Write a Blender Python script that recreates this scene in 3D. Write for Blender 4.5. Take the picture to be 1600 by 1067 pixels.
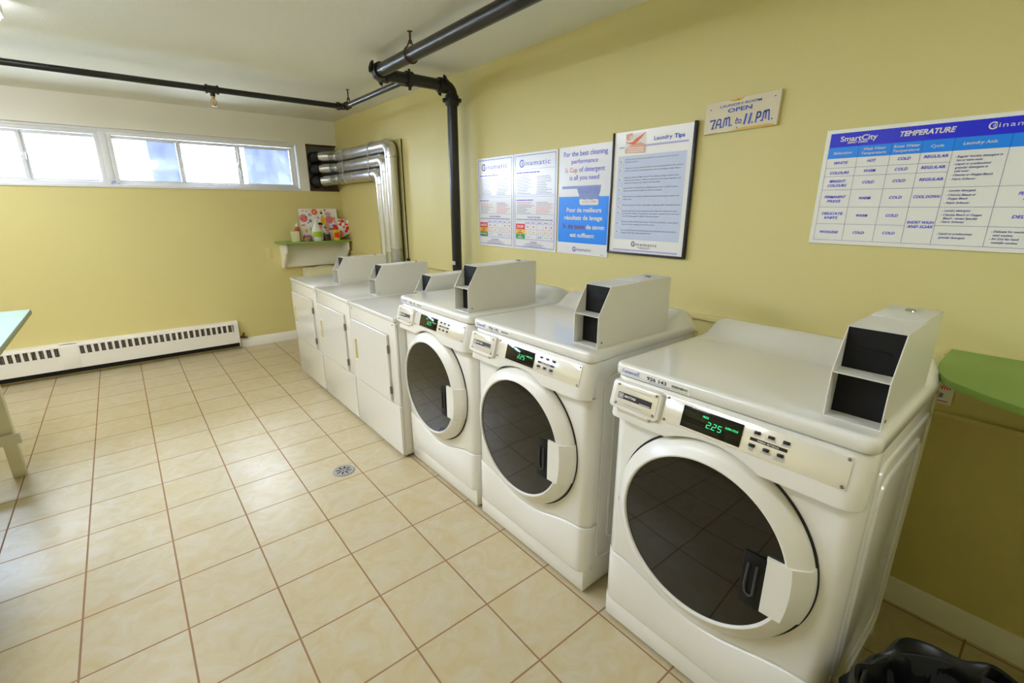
import bpy, bmesh, math, random
from mathutils import Vector, Matrix
for o in list(bpy.data.objects): bpy.data.objects.remove(o)
SC = bpy.context.scene
COL = SC.collection
PI = math.pi

# ------------------------------------------------------------------ camera, sky, exposure
cam_d = bpy.data.cameras.new('camera'); cam_d.sensor_width = 36.0; cam_d.lens = 16.41
cam_d.clip_start = 0.02; cam_d.clip_end = 200
cam = bpy.data.objects.new('camera', cam_d); COL.objects.link(cam)
cam.location = (-0.5476, -2.3809, 1.4710)
cam.rotation_euler = (math.radians(90 - 16.048), 0, -math.radians(39.483))
SC.camera = cam

SKY_STRENGTH = 20.0
w = bpy.data.worlds.new('sky'); SC.world = w; w.use_nodes = True
nt = w.node_tree; bg = nt.nodes['Background']
bg.inputs['Color'].default_value = (0.62, 0.76, 1.0, 1); bg.inputs['Strength'].default_value = SKY_STRENGTH

SC.view_settings.view_transform = 'Standard'; SC.view_settings.look = 'None'
SC.view_settings.exposure = 1.43; SC.view_settings.gamma = 1.0; SC.view_settings.use_curve_mapping = False
SC.cycles.max_bounces = 10; SC.cycles.diffuse_bounces = 6; SC.cycles.glossy_bounces = 4
SC.cycles.transparent_max_bounces = 8
SC.cycles.caustics_reflective = False; SC.cycles.caustics_refractive = False
SC.cycles.use_denoising = True
SC.cycles.sample_clamp_indirect = 4.0

LAMP = 7.3            # radiance of the fluorescent lens
H = 2.385              # ceiling height
XR = 1.53              # right wall
YF = 3.27              # far (window) wall
XL = -4.3; YB = -4.6  # left and back walls, outside the picture

def portal(x0, x1, z0, z1, y):
    ld = bpy.data.lights.new('window_portal', 'AREA'); ld.shape = 'RECTANGLE'
    ld.size = x1 - x0; ld.size_y = z1 - z0; ld.cycles.is_portal = True
    o = bpy.data.objects.new('window_portal', ld); COL.objects.link(o)
    o.location = ((x0 + x1) / 2, y, (z0 + z1) / 2); o.rotation_euler = (-PI / 2, 0, 0)
portal(-4.2, 1.1, 1.66, 2.11, 3.42)

# ------------------------------------------------------------------ materials
def lin(h):
    if isinstance(h, str):
        h = h.lstrip('#'); c = [int(h[i:i + 2], 16) / 255 for i in (0, 2, 4)]
    else: c = h
    return tuple((v / 12.92 if v <= 0.04045 else ((v + 0.055) / 1.055) ** 2.4) for v in c) + (1,)
def mat(name, col, rough=0.5, metal=0.0, coat=0.0, bump=0.0, bscale=200.0, var=0.0, vscale=6.0, spec=0.5, emit=None, estr=0.0):
    m = bpy.data.materials.new(name); m.use_nodes = True
    n = m.node_tree.nodes; l = m.node_tree.links; b = n['Principled BSDF']
    c = lin(col)
    b.inputs['Base Color'].default_value = c; b.inputs['Roughness'].default_value = rough
    b.inputs['Metallic'].default_value = metal; b.inputs['Coat Weight'].default_value = coat
    b.inputs['Coat Roughness'].default_value = 0.08
    b.inputs['Specular IOR Level'].default_value = spec
    if emit:
        b.inputs['Emission Color'].default_value = lin(emit); b.inputs['Emission Strength'].default_value = estr
    tc = n.new('ShaderNodeTexCoord')
    if var > 0:
        no = n.new('ShaderNodeTexNoise'); no.inputs['Scale'].default_value = vscale; no.inputs['Detail'].default_value = 4
        l.new(tc.outputs['Object'], no.inputs['Vector'])
        mx = n.new('ShaderNodeMix'); mx.data_type = 'RGBA'
        mx.inputs['A'].default_value = tuple(v * (1 - var) for v in c[:3]) + (1,)
        mx.inputs['B'].default_value = tuple(min(1, v * (1 + var)) for v in c[:3]) + (1,)
        l.new(no.outputs['Fac'], mx.inputs['Factor']); l.new(mx.outputs['Result'], b.inputs['Base Color'])
    if bump > 0:
        no = n.new('ShaderNodeTexNoise'); no.inputs['Scale'].default_value = bscale; no.inputs['Detail'].default_value = 3
        l.new(tc.outputs['Object'], no.inputs['Vector'])
        bp = n.new('ShaderNodeBump'); bp.inputs['Strength'].default_value = bump; bp.inputs['Distance'].default_value = 0.002
        l.new(no.outputs['Fac'], bp.inputs['Height']); l.new(bp.outputs['Normal'], b.inputs['Normal'])
    return m
M = {}
M['wall'] = mat('yellow_wall_paint', '#d9cd8c', 0.55, bump=0.25, bscale=260, var=0.02, vscale=2)
M['ceiling'] = mat('stippled_ceiling_paint', '#e8e8e2', 0.8, bump=0.6, bscale=120)
M['white_paint'] = mat('white_gloss_trim_paint', '#f0ede4', 0.35, bump=0.05, bscale=60)
M['window_paint'] = mat('window_frame_vinyl', '#eceef4', 0.35)
M['enamel'] = mat('white_appliance_enamel', '#e6e5de', 0.16, coat=0.4)
M['plastic'] = mat('white_appliance_plastic', '#e4e2d9', 0.28)
M['sheet'] = mat('white_powder_coated_steel', '#dedcd2', 0.32)
M['black'] = mat('black_plastic', '#17171a', 0.35)
M['black_panel'] = mat('black_textured_panel', '#0d0d0f', 0.65, bump=0.2, bscale=500, spec=0.3)
M['seal'] = mat('black_rubber', '#101012', 0.6)
M['glass_black'] = mat('smoked_door_glass', '#0a0908', 0.025, spec=0.65)
M['plate'] = mat('brushed_control_plate', '#f6f3ea', 0.13, metal=0.45)
M['chrome'] = mat('bright_metal', '#c8c8c8', 0.2, metal=1.0)
M['screw'] = mat('screw_metal', '#8e8780', 0.35, metal=1.0)
M['display'] = mat('display_window', '#0b0d0c', 0.06)
M['led'] = mat('green_led_digits', '#0a3020', 0.4, emit='#35e08a', estr=0.65)
M['pipe'] = mat('black_painted_pipe', '#191816', 0.30, var=0.2, vscale=9)
M['pipe_fit'] = mat('black_iron_fitting', '#171613', 0.45, bump=0.4, bscale=90)
M['rust'] = mat('rusty_steel', '#5a3a26', 0.7, var=0.3, vscale=60)
M['duct'] = mat('galvanised_duct', '#dcdcdc', 0.30, metal=0.9, var=0.06, vscale=5, bump=0.04, bscale=12)
M['foil'] = mat('crinkled_foil_tape', '#c4c6ca', 0.25, metal=1.0, bump=1.0, bscale=70)
M['cement'] = mat('dirty_grey_panel', '#6f6c62', 0.8, var=0.35, vscale=14)
M['string'] = mat('white_wire', '#d6d8dc', 0.4)
M['green'] = mat('green_shelf_paint', '#84a84a', 0.45, bump=0.15, bscale=80, var=0.04)
M['pale_green'] = mat('pale_green_tabletop_paint', '#7b9379', 0.5, bump=0.1, bscale=40)
M['table_wood'] = mat('white_painted_lumber', '#d6d0b2', 0.5, bump=0.15, bscale=70)
M['heater'] = mat('cream_heater_enamel', '#ece8de', 0.4)
M['fin'] = mat('dull_heater_fins', '#8f867a', 0.6, metal=0.4)
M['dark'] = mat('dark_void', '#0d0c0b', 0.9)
M['steel'] = mat('drain_steel', '#b4b2b4', 0.3, metal=0.8)
M['bag'] = mat('black_bin_liner', '#121214', 0.36, bump=0.35, bscale=24)
M['bin'] = mat('grey_bin_plastic', '#3a3a3c', 0.5)
M['board'] = mat('white_sign_board', '#f0efec', 0.3, coat=0.25)
M['board_gloss'] = mat('glossy_sign_board', '#ececf0', 0.22, coat=0.12)
M['old_board'] = mat('old_cream_sign_board', '#ddd2b4', 0.5, var=0.04, vscale=20)
M['worn'] = mat('worn_yellow_paint', '#dcb44a', 0.6)
M['ink_blue'] = mat('royal_blue_ink', '#1020e0', 0.4)
M['ink_navy'] = mat('navy_ink', '#2a2a9c', 0.4)
M['ink_sign'] = mat('sign_blue_paint', '#2a4fc4', 0.45)
M['ink_violet'] = mat('soft_violet_ink', '#6a66dc', 0.4)
M['ink_sky'] = mat('sky_blue_ink', '#0c8cff', 0.35)
M['ink_pale'] = mat('pale_blue_ink', '#c8d2ec', 0.4)
M['ink_lilac'] = mat('lilac_ink', '#b4b2e0', 0.4)
M['ink_white'] = mat('white_ink', '#e6e2dc', 0.4)
M['ink_grey'] = mat('grey_ink', '#8486a4', 0.5)
M['ink_dark'] = mat('dark_grey_ink', '#55586c', 0.5)
M['ink_black'] = mat('black_ink', '#1c1c22', 0.4)
M['ink_red'] = mat('red_ink', '#e01c1c', 0.4)
M['ink_pink'] = mat('faded_red_ink', '#e07a86', 0.4)
M['ink_maroon'] = mat('maroon_ink', '#7a2450', 0.4)
M['ink_yellow'] = mat('amber_ink', '#f4bc10', 0.4)
M['ink_green'] = mat('green_ink', '#1ea048', 0.4)
M['ink_dgreen'] = mat('dark_green_ink', '#1c7a3c', 0.4)
M['ink_lime'] = mat('lime_ink', '#a8cc30', 0.4)
M['ink_orange'] = mat('orange_ink', '#f0641c', 0.4)
M['skin'] = mat('printed_skin_tone', '#e0a888', 0.4)
M['cup'] = mat('measuring_cup_blue', '#7f90c8', 0.3, var=0.15, vscale=60)
M['frame'] = mat('black_sign_frame', '#20222c', 0.35)
M['red_plastic'] = mat('reddish_plastic_bottle', '#a8503c', 0.3)
M['white_plastic'] = mat('white_bottle_plastic', '#e2e4e2', 0.3)
M['red_cloth'] = mat('red_cloth', '#e0261c', 0.7)
M['cream_plastic'] = mat('cream_plastic', '#ddd6ae', 0.4)
M['yellow_glaze'] = mat('yellow_glazed_mug', '#e2cc20', 0.25)
M['roof'] = mat('house_siding', '#c4ccdc', 0.7)
M['grass'] = mat('outdoor_ground', '#b4b4ac', 0.9)
M['brass'] = mat('brass_sprinkler', '#a8925c', 0.5, metal=0.6)
M['olive'] = mat('olive_edge_paint', '#86864a', 0.5)
M['dryer_enamel'] = mat('dryer_white_enamel', '#d9d7ce', 0.18, coat=0.3)
M['latch'] = mat('matt_black_latch', '#070708', 0.55, spec=0.3)
M['seam'] = mat('door_gap_shade', '#8c877a', 0.7)
M['shadow_line'] = mat('duct_shadow_dark', '#191614', 0.6)
M['fixture'] = mat('lamp_housing_enamel', '#e8e6de', 0.35)
M['lens_dim'] = mat('dimmed_fill_diffuser', '#ffffff', 0.4, emit='#eff3ff', estr=LAMP * .65)  # weaker diffuser for the fill light added behind the camera
M['lens'] = mat('lit_diffuser', '#ffffff', 0.4, emit='#eff3ff', estr=LAMP)
def lens_fix():
    m = M['lens']; m.cycles.emission_sampling = 'FRONT'
lens_fix()

def glass_mat(name, tint=(1, 1, 1, 1), film=0.0, filmcol='#c4d0ee'):
    m = bpy.data.materials.new(name); m.use_nodes = True
    n = m.node_tree.nodes; l = m.node_tree.links
    for q in list(n): n.remove(q)
    out = n.new('ShaderNodeOutputMaterial'); tr = n.new('ShaderNodeBsdfTransparent'); tr.inputs[0].default_value = tint
    gl = n.new('ShaderNodeBsdfGlossy'); gl.inputs['Roughness'].default_value = 0.03
    fr = n.new('ShaderNodeFresnel'); fr.inputs[0].default_value = 1.45
    mx = n.new('ShaderNodeMixShader')
    l.new(fr.outputs[0], mx.inputs[0]); l.new(tr.outputs[0], mx.inputs[1]); l.new(gl.outputs[0], mx.inputs[2])
    last = mx
    if film > 0:
        df = n.new('ShaderNodeBsdfTranslucent'); df.inputs[0].default_value = lin(filmcol)
        no = n.new('ShaderNodeTexNoise'); no.inputs['Scale'].default_value = 9; tc = n.new('ShaderNodeTexCoord')
        l.new(tc.outputs['Object'], no.inputs['Vector'])
        mr = n.new('ShaderNodeMapRange'); mr.inputs['From Min'].default_value = 0.3; mr.inputs['From Max'].default_value = 0.7
        mr.inputs['To Min'].default_value = film - 0.05; mr.inputs['To Max'].default_value = min(1.0, film + 0.08)
        l.new(no.outputs['Fac'], mr.inputs['Value'])
        m2 = n.new('ShaderNodeMixShader'); l.new(mr.outputs[0], m2.inputs[0]); l.new(mx.outputs[0], m2.inputs[1]); l.new(df.outputs[0], m2.inputs[2])
        last = m2
    l.new(last.outputs[0], out.inputs[0])
    return m
M['glass'] = glass_mat('window_glass')
M['film'] = glass_mat('hazy_window_film', film=0.97, filmcol='#74767f')
M['jar_glass'] = glass_mat('jar_glass', tint=(0.85, 0.9, 0.88, 1))

def tile_mat():
    m = bpy.data.materials.new('cream_ceramic_floor_tile'); m.use_nodes = True
    n = m.node_tree.nodes; l = m.node_tree.links; b = n['Principled BSDF']
    tc = n.new('ShaderNodeTexCoord')
    br = n.new('ShaderNodeTexBrick'); br.offset = 0.0; br.squash = 1.0
    br.inputs['Scale'].default_value = 1.0; br.inputs['Brick Width'].default_value = 0.30; br.inputs['Row Height'].default_value = 0.30
    br.inputs['Mortar Size'].default_value = 0.0034; br.inputs['Mortar Smooth'].default_value = 0.1; br.inputs['Bias'].default_value = 0.0
    br.inputs['Color1'].default_value = (0, 0, 0, 1); br.inputs['Color2'].default_value = (1, 1, 1, 1)
    mp = n.new('ShaderNodeMapping'); mp.inputs['Location'].default_value = (30.0, 30.0, 0)
    l.new(tc.outputs['Object'], mp.inputs['Vector']); l.new(mp.outputs[0], br.inputs['Vector'])
    # per-tile shift of the marbling
    sc = n.new('ShaderNodeVectorMath'); sc.operation = 'SCALE'; sc.inputs['Scale'].default_value = 7.0
    l.new(br.outputs['Color'], sc.inputs[0])
    ad = n.new('ShaderNodeVectorMath'); ad.operation = 'ADD'; l.new(mp.outputs[0], ad.inputs[0]); l.new(sc.outputs[0], ad.inputs[1])
    no = n.new('ShaderNodeTexNoise'); no.inputs['Scale'].default_value = 9.0; no.inputs['Detail'].default_value = 7
    no.inputs['Roughness'].default_value = 0.62; no.inputs['Distortion'].default_value = 1.2
    l.new(ad.outputs[0], no.inputs['Vector'])
    cr = n.new('ShaderNodeValToRGB'); e = cr.color_ramp.elements
    e[0].position = 0.30; e[0].color = lin('#b8a67c'); e[1].position = 0.66; e[1].color = lin('#c1b79e')
    q = cr.color_ramp.elements.new(0.48); q.color = lin('#bdaf8b')
    l.new(no.outputs['Fac'], cr.inputs[0])
    mx = n.new('ShaderNodeMix'); mx.data_type = 'RGBA'; mx.inputs['B'].default_value = lin('#85603c')
    gn = n.new('ShaderNodeTexNoise'); gn.inputs['Scale'].default_value = 5.0; l.new(mp.outputs[0], gn.inputs['Vector'])
    gm = n.new('ShaderNodeMix'); gm.data_type = 'RGBA'; gm.inputs['A'].default_value = lin('#7a6250'); gm.inputs['B'].default_value = lin('#a2784a')
    l.new(gn.outputs['Fac'], gm.inputs['Factor']); l.new(gm.outputs['Result'], mx.inputs['B'])
    l.new(br.outputs['Fac'], mx.inputs['Factor']); l.new(cr.outputs['Color'], mx.inputs['A'])
    l.new(mx.outputs['Result'], b.inputs['Base Color'])
    rr = n.new('ShaderNodeMapRange'); rr.inputs['To Min'].default_value = 0.31; rr.inputs['To Max'].default_value = 0.8
    l.new(br.outputs['Fac'], rr.inputs['Value']); l.new(rr.outputs[0], b.inputs['Roughness'])
    iv = n.new('ShaderNodeMath'); iv.operation = 'SUBTRACT'; iv.inputs[0].default_value = 1.0; l.new(br.outputs['Fac'], iv.inputs[1])
    nb = n.new('ShaderNodeMath'); nb.operation = 'MULTIPLY_ADD'; nb.inputs[1].default_value = 0.12
    l.new(no.outputs['Fac'], nb.inputs[0]); l.new(iv.outputs[0], nb.inputs[2])
    bp = n.new('ShaderNodeBump'); bp.inputs['Strength'].default_value = 0.35; bp.inputs['Distance'].default_value = 0.002
    l.new(nb.outputs[0], bp.inputs['Height']); l.new(bp.outputs[0], b.inputs['Normal'])
    return m
M['tile'] = tile_mat()

# ------------------------------------------------------------------ mesh builder
class MB:
    def __init__(s): s.bm = bmesh.new()
    def take(s, b):
        me = bpy.data.meshes.new('tmp'); b.to_mesh(me); b.free(); s.bm.from_mesh(me); bpy.data.meshes.remove(me)
        return s
    def box(s, x0, x1, y0, y1, z0, z1, bev=0.0, seg=2):
        b = bmesh.new()
        bmesh.ops.create_cube(b, size=1.0)
        bmesh.ops.scale(b, vec=(abs(x1 - x0), abs(y1 - y0), abs(z1 - z0)), verts=b.verts)
        bmesh.ops.translate(b, vec=((x0 + x1) / 2, (y0 + y1) / 2, (z0 + z1) / 2), verts=b.verts)
        if bev > 0: bmesh.ops.bevel(b, geom=b.edges[:], offset=bev, segments=seg, affect='EDGES', profile=0.5)
        return s.take(b)
    def prism(s, pts, f0, f1, bev=0.0, seg=2):
        """polygon pts (list of 2-tuples) mapped by f0 / f1 to the two end faces"""
        b = bmesh.new()
        a = [b.verts.new(f0(*p)) for p in pts]; c = [b.verts.new(f1(*p)) for p in pts]
        b.faces.new(a); b.faces.new(c[::-1]); k = len(pts)
        for i in range(k): b.faces.new((a[i], c[i], c[(i + 1) % k], a[(i + 1) % k]))
        bmesh.ops.recalc_face_normals(b, faces=b.faces[:])
        if bev > 0: bmesh.ops.bevel(b, geom=b.edges[:], offset=bev, segments=seg, affect='EDGES', profile=0.5)
        return s.take(b)
    def grid(s, fn, us, vs, closed_u=False):
        b = s.bm; g = [[b.verts.new(fn(u, v)) for v in vs] for u in us]
        n = len(us); m = len(vs)
        for i in range(n if closed_u else n - 1):
            for j in range(m - 1):
                b.faces.new((g[i][j], g[(i + 1) % n][j], g[(i + 1) % n][j + 1], g[i][j + 1]))
        return s
    def tube(s, path, r, n=14, caps=True, ripple=0.0):
        P = [Vector(p) for p in path]; b = s.bm; rings = []
        t0 = (P[1] - P[0]).normalized()
        up = Vector((0, 0, 1)) if abs(t0.z) < 0.9 else Vector((1, 0, 0))
        u = t0.cross(up).normalized(); prev = t0
        for i, p in enumerate(P):
            t = (P[min(i + 1, len(P) - 1)] - P[max(i - 1, 0)]).normalized()
            ax = prev.cross(t)
            if ax.length > 1e-6: u = Matrix.Rotation(prev.angle(t), 3, ax.normalized()) @ u
            u = (u - t * u.dot(t)).normalized(); v = t.cross(u); prev = t
            rr = (r[i] if isinstance(r, (list, tuple)) else r)
            if ripple: rr *= 1 + ripple * (1 if i % 2 else -1)
            rings.append([b.verts.new(p + (u * math.cos(a) + v * math.sin(a)) * rr) for a in [2 * PI * k / n for k in range(n)]])
        for i in range(len(rings) - 1):
            for k in range(n):
                b.faces.new((rings[i][k], rings[i][(k + 1) % n], rings[i + 1][(k + 1) % n], rings[i + 1][k]))
        if caps: b.faces.new(rings[0][::-1]); b.faces.new(rings[-1])
        return s
    def cyl(s, p0, p1, r, n=20): return s.tube([p0, p1], r, n)
    def lathe(s, prof, o=(0, 0, 0), ax=(0, 0, 1), n=40, cap0=False, cap1=False):
        """prof: (radius, height) along ax from o"""
        o = Vector(o); ax = Vector(ax).normalized()
        up = Vector((0, 0, 1)) if abs(ax.z) < 0.9 else Vector((1, 0, 0))
        u = ax.cross(up).normalized(); v = ax.cross(u); b = s.bm; R = []
        for r, h in prof:
            R.append([b.verts.new(o + ax * h + (u * math.cos(a) + v * math.sin(a)) * max(r, 1e-5)) for a in [2 * PI * k / n for k in range(n)]])
        for i in range(len(R) - 1):
            for k in range(n): b.faces.new((R[i][k], R[i][(k + 1) % n], R[i + 1][(k + 1) % n], R[i + 1][k]))
        if cap0: b.faces.new(R[0][::-1])
        if cap1: b.faces.new(R[-1])
        return s
    def poly(s, pts):
        s.bm.faces.new([s.bm.verts.new(p) for p in pts]); return s
    def build(s, name, m, parent=None, org=None, sharp=35, recalc=True):
        me = bpy.data.meshes.new(name)
        if recalc: bmesh.ops.recalc_face_normals(s.bm, faces=s.bm.faces[:])
        o0 = Vector(org) if org is not None else (ORG.get(parent.name, Vector()) if parent else Vector())
        if o0.length > 0: bmesh.ops.translate(s.bm, vec=-o0, verts=s.bm.verts)
        s.bm.to_mesh(me); s.bm.free()
        me.materials.append(M[m] if isinstance(m, str) else m)
        me.shade_smooth(); me.set_sharp_from_angle(angle=math.radians(sharp))
        o = bpy.data.objects.new(name, me); COL.objects.link(o)
        if parent: o.parent = parent; ORG[o.name] = ORG.get(parent.name, Vector())
        else: o.location = o0; ORG[o.name] = o0.copy()
        return o
ORG = {}
def thing(name, label, cat, loc=(0, 0, 0), group=None):
    o = bpy.data.objects.new(name, None); COL.objects.link(o); o.location = loc
    o.empty_display_size = 0.05
    ORG[o.name] = Vector(loc); return tag(o, label, cat, group)
def tag(o, label, cat, group=None):
    o['label'] = label; o['category'] = cat
    if group: o['group'] = group
    return o
def struct(o): o['kind'] = 'structure'; return o
def copy_tree(o, parent=None):
    c = o.copy(); COL.objects.link(c)
    if parent is not None: c.parent = parent
    for ch in list(o.children): copy_tree(ch, c)
    return c
def lerp(a, b, t): return a + (b - a) * t
def arc_pts(cx, cy, r, a0, a1, n): return [(cx + r * math.cos(math.radians(lerp(a0, a1, i / n))), cy + r * math.sin(math.radians(lerp(a0, a1, i / n)))) for i in range(n + 1)]

# ------------------------------------------------------------------ lettering (built-in font turned to flat mesh)
_fc = bpy.data.curves.new('lettering_source', 'FONT'); _fo = bpy.data.objects.new('lettering_source', _fc); COL.objects.link(_fo)
_fc.resolution_u = 3
_cache = {}
def glyphs(s, bold=0.0, shear=0.0, space=1.0):
    k = (s, bold, shear, space)
    if k not in _cache:
        _fc.body = s; _fc.size = 1.0; _fc.offset = bold; _fc.shear = shear; _fc.space_character = space
        bpy.context.view_layer.update()
        ev = _fo.evaluated_get(bpy.context.evaluated_depsgraph_get()); me = ev.to_mesh()
        v = [(p.co.x, p.co.y) for p in me.vertices]; f = [tuple(p.vertices) for p in me.polygons]
        ev.to_mesh_clear(); _cache[k] = (v, f)
    return _cache[k]
CAP = max(y for x, y in glyphs('H')[0])
class Sheet:
    """flat print on a plane: map(u, v, d) -> point; lists of lettering and fills per part"""
    def __init__(s, fmap): s.f = fmap; s.parts = {}
    def mb(s, part, m):
        k = (part, m)
        if k not in s.parts: s.parts[k] = MB()
        return s.parts[k]
    def text(s, t, u, v, h, m, part='lettering', align='c', width=None, bold=0.0, shear=0.0, space=1.0, d=0.0012, rot=0.0):
        vs, fs = glyphs(t, bold, shear, space)
        if not vs: return
        x0 = min(p[0] for p in vs); x1 = max(p[0] for p in vs); sy = h / CAP; sx = sy
        if width: sx = width / (x1 - x0)
        off = {'c': -(x0 + x1) / 2, 'l': -x0, 'r': -x1}[align]
        b = s.mb(part, m).bm; cr, sr = math.cos(rot), math.sin(rot)
        V = []
        for p in vs:
            a, c = (p[0] + off) * sx, p[1] * sy
            V.append(b.verts.new(s.f(u + a * cr - c * sr, v + a * sr + c * cr, d)))
        for f in fs:
            try: b.faces.new([V[i] for i in f])
            except ValueError: pass
    def rect(s, u0, u1, v0, v1, m, part='print', d=0.0006):
        s.mb(part, m).poly([s.f(u0, v0, d), s.f(u1, v0, d), s.f(u1, v1, d), s.f(u0, v1, d)])
    def poly(s, pts, m, part='print', d=0.0006): s.mb(part, m).poly([s.f(u, v, d) for u, v in pts])
    def disc(s, u, v, r, m, part='print', d=0.0008, ry=None, n=18):
        s.poly([(u + r * math.cos(2 * PI * i / n), v + (ry or r) * math.sin(2 * PI * i / n)) for i in range(n)], m, part, d)
    def ring(s, u, v, r0, r1, m, part='print', d=0.0008, a0=0, a1=360, n=24):
        b = s.mb(part, m).bm; prev = None
        for i in range(n + 1):
            a = math.radians(lerp(a0, a1, i / n)); c, q = math.cos(a), math.sin(a)
            cur = (b.verts.new(s.f(u + r0 * c, v + r0 * q, d)), b.verts.new(s.f(u + r1 * c, v + r1 * q, d)))
            if prev: b.faces.new((prev[0], prev[1], cur[1], cur[0]))
            prev = cur
    def frame(s, u0, u1, v0, v1, t, m, part='border_line', d=0.0006):
        for a in ((u0, u1, v0, v0 + t), (u0, u1, v1 - t, v1), (u0, u0 + t, v0, v1), (u1 - t, u1, v0, v1)): s.rect(*a, m, part, d)
    def build(s, parent):
        out = []
        for (part, m), b in s.parts.items():
            o = b.build(part, m, parent, recalc=False); out.append(o)
        return out
def wall_r(y0, z0, X=XR):          # print on the right wall: u runs to the right as seen (towards -Y)
    return lambda u, v, d: (X - d, y0 - u, z0 + v)
def wall_f(x0, z0, Y=YF):          # print facing -Y
    return lambda u, v, d: (x0 + u, Y - d, z0 + v)
# ------------------------------------------------------------------ room shell
struct(MB().box(XL - .1, XR + .3, YB - .1, YF + .3, -0.1, 0).build('floor', 'tile'))
struct(MB().box(XL - .1, XR + .3, YB - .1, YF + .5, H, H + .1).build('ceiling', 'ceiling'))
struct(MB().box(XR, XR + .12, YB - .1, YF + .5, 0, H).build('wall_right', 'wall'))
struct(MB().box(XL - .12, XL, YB - .1, YF + .5, 0, H).build('wall_left', 'wall'))
struct(MB().box(XL - .1, XR + .1, YB - .12, YB, 0, H).build('wall_back', 'wall'))
ZS0, ZS1 = 1.655, 2.135        # window strip: sill and lintel heights
struct(MB().box(XL, XR, YF, YF + .25, 0, ZS0 - .012).build('wall_far', 'wall'))
struct(MB().box(XL, XR, YF, YF + .25, ZS1, H).build('trim_1', 'white_paint'))          # white lintel above the windows
struct(MB().box(XL, 1.09, YF - .012, YF + .12, ZS0 - .014, ZS0 + .012, .003).build('trim_2', 'window_paint'))  # sill
struct(MB().box(1.095, 1.195, YF + .005, YF + .16, ZS0 - .012, ZS1).build('trim_3', 'white_paint'))            # post beside the last window
# skirting: plain board with a moulded top, and the rail along the right wall
def skirting(f, a, b):
    prof = [(0, 0), (.014, 0), (.014, .066), (.010, .074), (.010, .082), (.005, .092), (.003, .099), (0, .099)]
    return MB().prism(prof, lambda d, z: f(a, d, z), lambda d, z: f(b, d, z))
struct(skirting(lambda t, d, z: (XR - d, t, z), YB, YF).build('baseboard_right', 'white_paint'))
struct(skirting(lambda t, d, z: (t, YF - d, z), .28, XR).build('baseboard_far', 'white_paint'))
struct(MB().box(XR - .02, XR, -2.05, YF, .958, .985, .004).build('trim_4', 'wall'))

# ------------------------------------------------------------------ windows
FY = YF + .035
def window(name, xa, xb, panes):
    o = MB()
    o.box(xa, xb, FY, FY + .09, ZS0 + .005, ZS0 + .035, .003); o.box(xa, xb, FY, FY + .09, 2.085, 2.118, .003)
    o.box(xa, xa + .035, FY, FY + .09, ZS0 + .03, 2.09, .003); o.box(xb - .03, xb, FY, FY + .09, ZS0 + .03, 2.09, .003)
    root = struct(o.build(name, 'window_paint', org=((xa + xb) / 2, FY, ZS0)))
    for (x0, x1, dy, film) in panes:
        t = .026; m = MB(); za, zb = 1.708, 2.056; y0 = FY + .018 + dy
        m.box(x0 - t, x1 + t, y0, y0 + .03, za - t, za, .003); m.box(x0 - t, x1 + t, y0, y0 + .03, zb, zb + t, .003)
        m.box(x0 - t, x0, y0, y0 + .03, za, zb, .003); m.box(x1, x1 + t, y0, y0 + .03, za, zb, .003)
        sash = m.build('sash', 'window_paint', root)
        MB().box(x0, x1, y0 + .012, y0 + .016, za, zb).build('pane', 'glass', sash)
        if film:
            f0, f1 = film
            MB().box(f0, f1, y0 + .018, y0 + .0195, za, zb).build('hazy_film', 'film', sash)
    return root
w0 = window('window_3', -4.28, -2.165, [(-4.2, -3.72, .02, None), (-3.67, -3.24, 0, None), (-3.19, -2.73, .02, None), (-2.68, -2.21, 0, None)])
w1 = window('window_1', -2.10, -.535, [(-2.03, -1.58, .02, None), (-1.53, -1.05, 0, None), (-1.005, -.57, .02, None)])
w2 = window('window_2', -.48, 1.085, [(-.445, .022, 0, (-.20, .02)), (.06, .52, .025, None), (.56, 1.033, 0, (.60, 1.03))])
struct(MB().box(-.535, -.48, FY - .004, FY + .10, ZS0 + .005, 2.118, .004).build('trim_5', 'window_paint'))
struct(MB().box(-2.165, -2.10, FY - .004, FY + .10, ZS0 + .005, 2.118, .004).build('trim_7', 'window_paint'))
struct(MB().box(XL, 1.095, FY - .012, FY + .10, 2.112, ZS1, .004).build('trim_6', 'window_paint'))
for wn, xs in ((w1, (-1.03,)), (w2, (.04, .535))):
    for x in xs:
        m = MB(); m.box(x - .012, x + .014, FY + .000, FY + .02, 1.845, 1.905, .004); m.box(x - .02, x - .008, FY - .004, FY + .012, 1.86, 1.885, .003)
        m.build('latch', 'window_paint', wn)
t = MB().box(-.525, -.44, FY - .016, FY - .0145, 1.662, 1.715).build('paper_tag', 'white_plastic')
tag(t, 'small white paper tag with blue scribble on the window sill', 'tag')
s = Sheet(wall_f(-.525, 1.662, FY - .016)); 
for (a, b, c, d2) in ((.012, .05, .018, .024), (.02, .045, .03, .036), (.055, .075, .012, .016), (.01, .03, .008, .012)): s.rect(a, b, c, d2, 'ink_violet', 'scribble')
s.build(t)
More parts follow.
